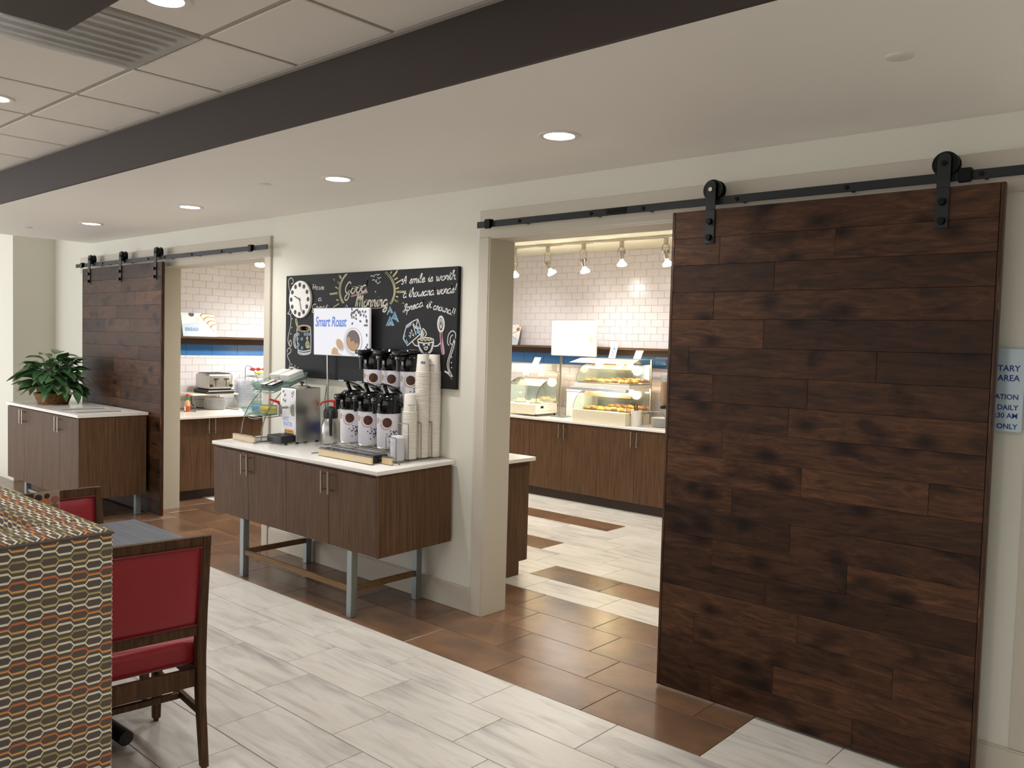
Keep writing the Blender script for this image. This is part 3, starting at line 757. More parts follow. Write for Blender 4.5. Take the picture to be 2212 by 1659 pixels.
m.tube([(-4.436, 3.168, za + 0.053), (-3.918, 3.168, za + 0.053)], 0.002, 5)
for i in range(10): m.tube([(-4.436 + i * 0.0575, 3.168, za + 0.066), (-4.436 + i * 0.0575, 3.168, za + 0.012)], 0.0018, 5)
m.build('wire_rim', CHROME, st)
m = MB()
for y in (3.31, 3.36, 3.41, 3.46): m.tube([(-4.53, y, za + 0.058), (-3.93, y, za + 0.058)], 0.003, 6)
for x in (-4.53, -3.93):
    m.tube([(x, 3.16, za + 0.0045), (x, 3.625, za + 0.0045), (x, 3.625, za + 0.315), (x, 3.49, za + 0.315)], 0.0035, 6)
    m.tube([(x, 3.31, za + 0.0045), (x, 3.31, za + 0.058), (x, 3.47, za + 0.058), (x, 3.49, za + 0.315)], 0.0035, 6)
for y in (3.49, 3.54, 3.59, 3.625): m.tube([(-4.53, y, za + 0.315), (-3.93, y, za + 0.315)], 0.003, 6)
m.build('wire_frame', CHROME, st)
COFFEE = plain('print_coffee', (72, 38, 26), 0.4, noise=0.4, scale=90); CUPRIM = plain('print_cup_rim', (232, 216, 212), 0.4); CUPSH = plain('print_cup_shadow', (188, 176, 180), 0.5)
SUGAR = plain('print_sugar', (206, 166, 104), 0.5, noise=0.2, scale=80); BEAN = plain('print_bean', (66, 46, 42), 0.5)
beans = [(random.gauss(0.100, 0.017), 0.045 + random.random() * 0.075, random.random() * 3) for _ in range(26)] + [(0.052, 0.098, 1), (0.066, 0.085, .4), (0.07, 0.05, 2)]
def make_airpot(raised):
    t = thing('airpot', '', 'airpot', (0, 0, 0), 'coffee airpots')
    R = 0.0745
    MB().lathe([(0, 0), (0.066, 0), (R - 0.002, 0.006), (R, 0.012), (R, 0.222)], (0, 0, 0), 48).build('body', POT_W, t, smooth=True)
    MB().lathe([(0.068, -0.004), (0.0755, 0.0), (0.0755, 0.008), (R, 0.011)], (0, 0, 0.004), 40, cap=False).build('base_ring', STEEL, t, smooth=True)
    def wrap(k): return lambda s, z: ((R + k) * math.cos(-PI / 2 + s / R), (R + k) * math.sin(-PI / 2 + s / R), z)
    def disc(m, cx, cz_, rx, rz, k, rot=0):
        f = wrap(k); o = ellipse(cx, cz_, rx, rz, 28, rot); ctr = f(cx, cz_); mid = [f(cx + (p[0] - cx) * .6, cz_ + (p[1] - cz_) * .6) for p in o]; n = len(o)
        m.mesh([ctr] + mid + [f(*p) for p in o], [(0, 1 + i, 1 + (i + 1) % n) for i in range(n)] + [(1 + i, 1 + n + i, 1 + n + (i + 1) % n, 1 + (i + 1) % n) for i in range(n)])
    m = MB()
    m.mat(CUPSH); disc(m, 0.047, 0.160, 0.041, 0.039, 0.0003); m.mat(CUPRIM); disc(m, 0.052, 0.166, 0.037, 0.036, 0.0006); m.mat(COFFEE); disc(m, 0.054, 0.168, 0.030, 0.030, 0.0009)
    m.mat(CUPSH); m.ribbon([(0.02 - i * 0.008, 0.185 - i * 0.0006) for i in range(4)], 0.004, wrap(0.0008)); disc(m, -0.018, 0.178, 0.015, 0.020, 0.0005); m.mat(SUGAR); disc(m, -0.018, 0.179, 0.0125, 0.0165, 0.0008)
    m.mat(BEAN)
    for s, z, a in beans:
        f = wrap(0.0006); m.flat(ellipse(s, z, 0.0052, 0.0034, 8, a), f)
    m.build('printed_picture', None, t, recalc=False)
    h = MB().lathe([(R + 0.001, 0.222), (R + 0.003, 0.226), (R + 0.003, 0.30), (R - 0.004, 0.325), (0.05, 0.342), (0.0, 0.346)], (0, 0, 0), 40)
    h.build('pump_head', BLACKPL, t, smooth=True)
    sp = MB().box((-0.026, -0.128, 0.285), (0.026, -0.06, 0.325), 0.012, 3).build('spout', BLACKPL, t, smooth=True)
    MB().tube([(0, -0.112, 0.29), (0, -0.114, 0.225)], 0.013, 12, radii=[0.016, 0.012]).build('nozzle', BLACKPL, sp, smooth=True)
    if raised:
        l = MB(); prof = [(0.075, 0.335), (0.03, 0.37), (-0.03, 0.393), (-0.085, 0.405)]
        for w in (0,):
            vs = []; 
            for y, z in prof: vs += [(-0.04 + 0.012 * (y < 0), y, z), (0.04 - 0.012 * (y < 0), y, z), (0.04 - 0.012 * (y < 0), y, z + 0.009), (-0.04 + 0.012 * (y < 0), y, z + 0.009)]
            fs = [(0, 1, 2, 3), (15, 14, 13, 12)] + [(i * 4 + a, (i + 1) * 4 + a, (i + 1) * 4 + (a + 1) % 4, i * 4 + (a + 1) % 4) for i in range(3) for a in range(4)]
            l.mesh(vs, fs)
        l.tube([(0, -0.01, 0.34), (0, -0.035, 0.392)], 0.012, 10)
        l.build('lever', BLACKPL, t)
    else:
        MB().lathe([(0, 0.34), (0.062, 0.336), (0.066, 0.344), (0.058, 0.356), (0, 0.362)], (0, -0.015, 0), 32).box((-0.04, -0.142, 0.322), (0.04, -0.05, 0.35), 0.012, 3).build('lever', BLACKPL, t, smooth=True)
    MB().tube([(0.0815 * math.cos(q), 0.0795 * math.sin(q), 0.30 - 0.025 * math.sin(q)) for q in [PI * i / 12 for i in range(13)]], 0.0035, 8).build('carry_handle', BLACKMAT, t, smooth=True)
    return t
pf = make_airpot(True); pk = make_airpot(False)
FRONT = [(-4.42, 'left airpot of the front row with raised lever'), (-4.233, 'middle airpot of the front row with raised lever'), (-4.046, 'right airpot of the front row with raised lever, beside the lids')]
BACK = [(-4.372, 'left airpot of the upper back row on the stand'), (-4.19, 'middle airpot of the upper back row on the stand'), (-4.005, 'right airpot of the upper back row, behind the cup stacks')]
for src, rows, y, z in ((pf, FRONT, 3.395, 0.0635), (pk, BACK, 3.543, 0.32)):
    for i, (x, lab) in enumerate(rows):
        o = src if i == 0 else dup(src, (0, 0, 0))
        o.location = (x, y, cz(y) + z); o.rotation_euler = (TILT, 0, 0); o['label'] = lab

# ---- cup rack with lids and three stacks of paper cups
zk = cz(3.45)
ck = station('cup_rack', 'wire cup rack with small beige stone plate at the counter end', 'rack', -3.87, 3.45)
box('front_plate', (-3.905, 3.222, zk + 0.002), (-3.815, 3.235, zk + 0.044), STONE, ck, 0.002, 1)
m = MB()
for z in (zk + 0.001, zk + 0.047): m.box((-3.905, 3.221, z - 0.001), (-3.815, 3.24, z + 0.0015))
m.build('plate_rail', CHROME, ck)
m = MB()
for x in (-3.918, -3.80): m.tube([(x, 3.236, zk + 0.012), (x, 3.63, zk + 0.012)], 0.003, 6)
for y in (3.26, 3.37, 3.475, 3.56, 3.63): m.tube([(-3.918, y, zk + 0.012), (-3.80, y, zk + 0.012)], 0.003, 6)
for x in (-3.918, -3.80):
    for y in (3.27, 3.60): m.lathe([(0, 0), (0.005, 0.002), (0.005, 0.009), (0, 0.011)], (x, y, zk - 0.0005), 8)
m.build('base_wires', CHROME, ck)
def guard(y, h, x0=-3.925, x1=-3.835, dx=0.04):
    MB().tube([(x0, y, zk + 0.012), (x0, y, zk + h), (x0 + 0.004, y, zk + h + 0.004), (x1, y, zk + h + 0.004), (x1 + 0.004, y, zk + h), (x1 + 0.004, y, zk + 0.012)], 0.003, 6).build('wire_guard', CHROME, ck)
guard(3.272, 0.155); guard(3.368, 0.23); guard(3.472, 0.23); guard(3.56, 0.23)
RIM, TOPR, CH = 0.0435, 0.0335, 0.115
def make_cup():
    m = MB(); m.lathe([(TOPR - 0.003, CH - 0.004), (TOPR, CH), (TOPR + 0.001, CH - 0.002), (RIM - 0.0016, 0.0075), (RIM + 0.0018, 0.0068), (RIM + 0.0028, 0.004), (RIM + 0.0018, 0.0006), (RIM - 0.002, 0.0005)], (0, 0, 0), 20)
    o = m.build('paper_cup', CUPW, None, smooth=True); o.data.transform(Matrix.Translation(o.location)); o.location = (0, 0, 0); return o
cup0 = make_cup(); used = False
def cup_print(top, body_lines, rot):
    f = lambda s, z: ((TOPR + (CH - z) / CH * (RIM - TOPR) + 0.0006) * math.cos(rot + s / 0.037), (TOPR + (CH - z) / CH * (RIM - TOPR) + 0.0006) * math.sin(rot + s / 0.037), z)
    m = MB()
    for body, size, z, s0, mat in body_lines:
        m.mat(mat); vs, fs = text_polys(body, size, sx=0.9, align='CENTER'); m.mesh([f(s0 - x, z - y) for x, y in vs], fs)   # printed upside down: the cup stands on its rim
    m.move(top.location); m.build('cup_print', None, top, recalc=False)
GREYINK = plain('print_grey_ink', (176, 172, 168), 0.6); NAVY = plain('print_navy', (44, 54, 110), 0.5); DARKINK = plain('print_dark_ink', (70, 70, 80), 0.6)
stacks = [(-3.884, 3.42, 29, 'front', 'short front stack of upturned paper cups'), (-3.884, 3.518, 54, 'middle', 'middle tall stack of upturned paper cups'), (-3.872, 3.603, 54, 'back', 'rear tall stack of upturned paper cups')]
for sx_, sy_, n, nm, grp in stacks:
    for i in range(n + 1):
        if not used: o = cup0; used = True
        else: o = cup0.copy(); col.objects.link(o)
        o.location = (sx_ + random.uniform(-0.0006, 0.0006), sy_ + random.uniform(-0.0006, 0.0006), zk + 0.0155 + i * 0.0097)
        o['category'] = 'cup'; o['group'] = grp
        o['label'] = 'white paper cup nested in the %s stack, only its rim showing' % nm
    o['label'] = {'front': 'topmost white paper cup of the short front stack, blue print', 'middle': 'topmost white paper cup of the middle stack with navy logo patch', 'back': 'topmost white paper cup of the rear stack beside the wall'}[nm]
    if nm == 'middle':
        m = MB().mat(NAVY); f = lambda s, z: ((TOPR + (CH - z) / CH * (RIM - TOPR) + 0.0006) * math.cos(-0.72 + s / 0.037), (TOPR + (CH - z) / CH * (RIM - TOPR) + 0.0006) * math.sin(-0.72 + s / 0.037), z)
        m.grid(lambda u, v: f(-0.013 + 0.026 * u, 0.058 + 0.013 * v), 6, 1)
        m.mat(WHITEPL); g = lambda s, z: tuple(Vector(f(s, z)) * 1.0 + Vector((0.0004 * math.cos(-0.72), 0.0004 * math.sin(-0.72), 0)))
        m.ribbon([(0.004, 0.061), (0.004, 0.068), (0.0075, 0.068), (0.0075, 0.0645), (0.005, 0.0645)], 0.0016, g); m.ribbon([(-0.010, 0.063), (0.0, 0.063)], 0.002, g)
        m.move(o.location); m.build('cup_logo', None, o, recalc=False)
    else:
        r = -0.45 if nm == 'front' else -1.15
        cup_print(o, [('MUST', 0.013, 0.020, 0, GREYINK), ('HAVE', 0.013, 0.036, 0, GREYINK), ('COFFEE', 0.0135, 0.053, 0, INKBLUE)], r)
ld = MB().lathe([(0, 0.010), (0.034, 0.010), (0.036, 0.012), (0.038, 0.004), (0.0425, 0.0035), (0.0435, 0.0005), (0.041, 0)], (0, 0, 0), 28).build('cup_cover', LIDW, None, smooth=True)
ld.data.transform(Matrix.Translation(ld.location))
for i in range(18):
    o = ld if i == 0 else ld.copy()
    if i: col.objects.link(o)
    o.location = (-3.876, 3.318, zk + 0.016 + i * 0.0078); o['category'] = 'lid'; o['group'] = 'stack of cup lids'; o['label'] = 'white plastic cup lid in the lid stack at the front of the cup rack' if i < 17 else 'topmost white plastic lid of the lid stack on the cup rack'

# ---- screen on a pole
sg = station('display_screen', 'white lit screen on a pole with blue lettering over the coffee counter', 'screen', -4.96, 3.58)
zs = cz(3.58)
box('foot_plate', (-5.01, 3.55, zs + 0.0005), (-4.905, 3.635, zs + 0.007), LEGGREY, sg, 0.001, 1)
MB().cyl((-4.965, 3.602, zs + 0.007), (-4.965, 3.602, 1.56), 0.0075, n=14).build('pole', STEEL, sg, smooth=True)
SCR = emit('screen_white', (250, 248, 255), 0.36, (120, 120, 122))
box('screen', (-5.122, 3.592, 1.538), (-4.486, 3.614, 1.873), plain('screen_case_white', (232, 230, 236), 0.3), sg, 0.006, 3)
fs_ = lambda k: (lambda x, z: (-5.122 + x, 3.5918 - k, 1.538 + z))
m = MB().mat(SCR).flat([(0.006, 0.005), (0.630, 0.005), (0.630, 0.330), (0.006, 0.330)], fs_(0.0004)); m.build('screen_face', None, sg, recalc=False)
E_BLUE = emit('screen_blue', (50, 110, 215), 0.28, (40, 80, 150)); E_BEAN = emit('screen_bean', (74, 50, 46), 0.16, (40, 30, 28)); E_COF = emit('screen_coffee', (92, 52, 28), 0.2, (50, 30, 20))
E_CRE = emit('screen_cream', (196, 140, 62), 0.24, (110, 80, 40)); E_SUG = emit('screen_sugar', (206, 162, 88), 0.28, (120, 90, 60)); E_GR = emit('screen_grey', (206, 202, 206), 0.3, (110, 110, 112)); E_SH = emit('screen_shadow', (222, 218, 224), 0.34, (112, 112, 114))
m = MB().mat(E_BLUE); text(m, 'Smart Roast', lambda x, y: (-5.122 + 0.022 + x, 3.5910, 1.538 + 0.206 + y), 0.098, sx=0.80, shear=0.22, spacing=0.93, bold=0.002); m.build('lettering', None, sg, recalc=False)
m = MB()
m.mat(E_SH).flat(ellipse(0.462, 0.103, 0.105, 0.098, 32), fs_(0.0007)).mat(E_GR).flat(ellipse(0.470, 0.106, 0.095, 0.09, 32), fs_(0.0009)).mat(SCR).flat(ellipse(0.468, 0.110, 0.086, 0.082, 32), fs_(0.0011)).mat(E_COF).flat(ellipse(0.462, 0.110, 0.076, 0.073, 32), fs_(0.0013))
m.mat(E_CRE).flat([(0.389, 0.118), (0.40, 0.135), (0.425, 0.136), (0.44, 0.10), (0.47, 0.112), (0.487, 0.088), (0.51, 0.098), (0.524, 0.082), (0.505, 0.055), (0.47, 0.039), (0.43, 0.043), (0.40, 0.067)], fs_(0.0015))
m.mat(E_GR).ribbon([(0.385, 0.07), (0.40, 0.055), (0.43, 0.03), (0.47, 0.008)], 0.012, fs_(0.0008)).flat(ellipse(0.315, 0.078, 0.055, 0.034, 22, -0.7), fs_(0.0008)).mat(E_SUG).flat(ellipse(0.312, 0.082, 0.044, 0.03, 20, -0.6), fs_(0.0011)).flat([(0.215, 0.008), (0.222, 0.045), (0.25, 0.062), (0.285, 0.05), (0.30, 0.018), (0.345, 0.008)], fs_(0.0009))
m.mat(E_BEAN)
for i in range(34):
    x = 0.445 + random.random() ** 0.9 * 0.175; z = 0.325 - random.random() ** 1.3 * 0.135
    if x > 0.57 and i % 4 == 0: z = 0.05 + random.random() * 0.13; x = 0.60 + random.random() * 0.025
    m.flat(ellipse(min(x, 0.620), z, 0.0118, 0.0078, 12, random.random() * 3), fs_(0.0014 + i * 1e-5))
m.build('screen_picture', None, sg, recalc=False)
MB().tube([(-5.02, 3.64, 1.36), (-5.06, 3.645, 1.22), (-5.02, 3.63, 1.05), (-4.97, 3.61, 0.99)], 0.0025, 6).build('cable', BLACKMAT, sg, smooth=True)
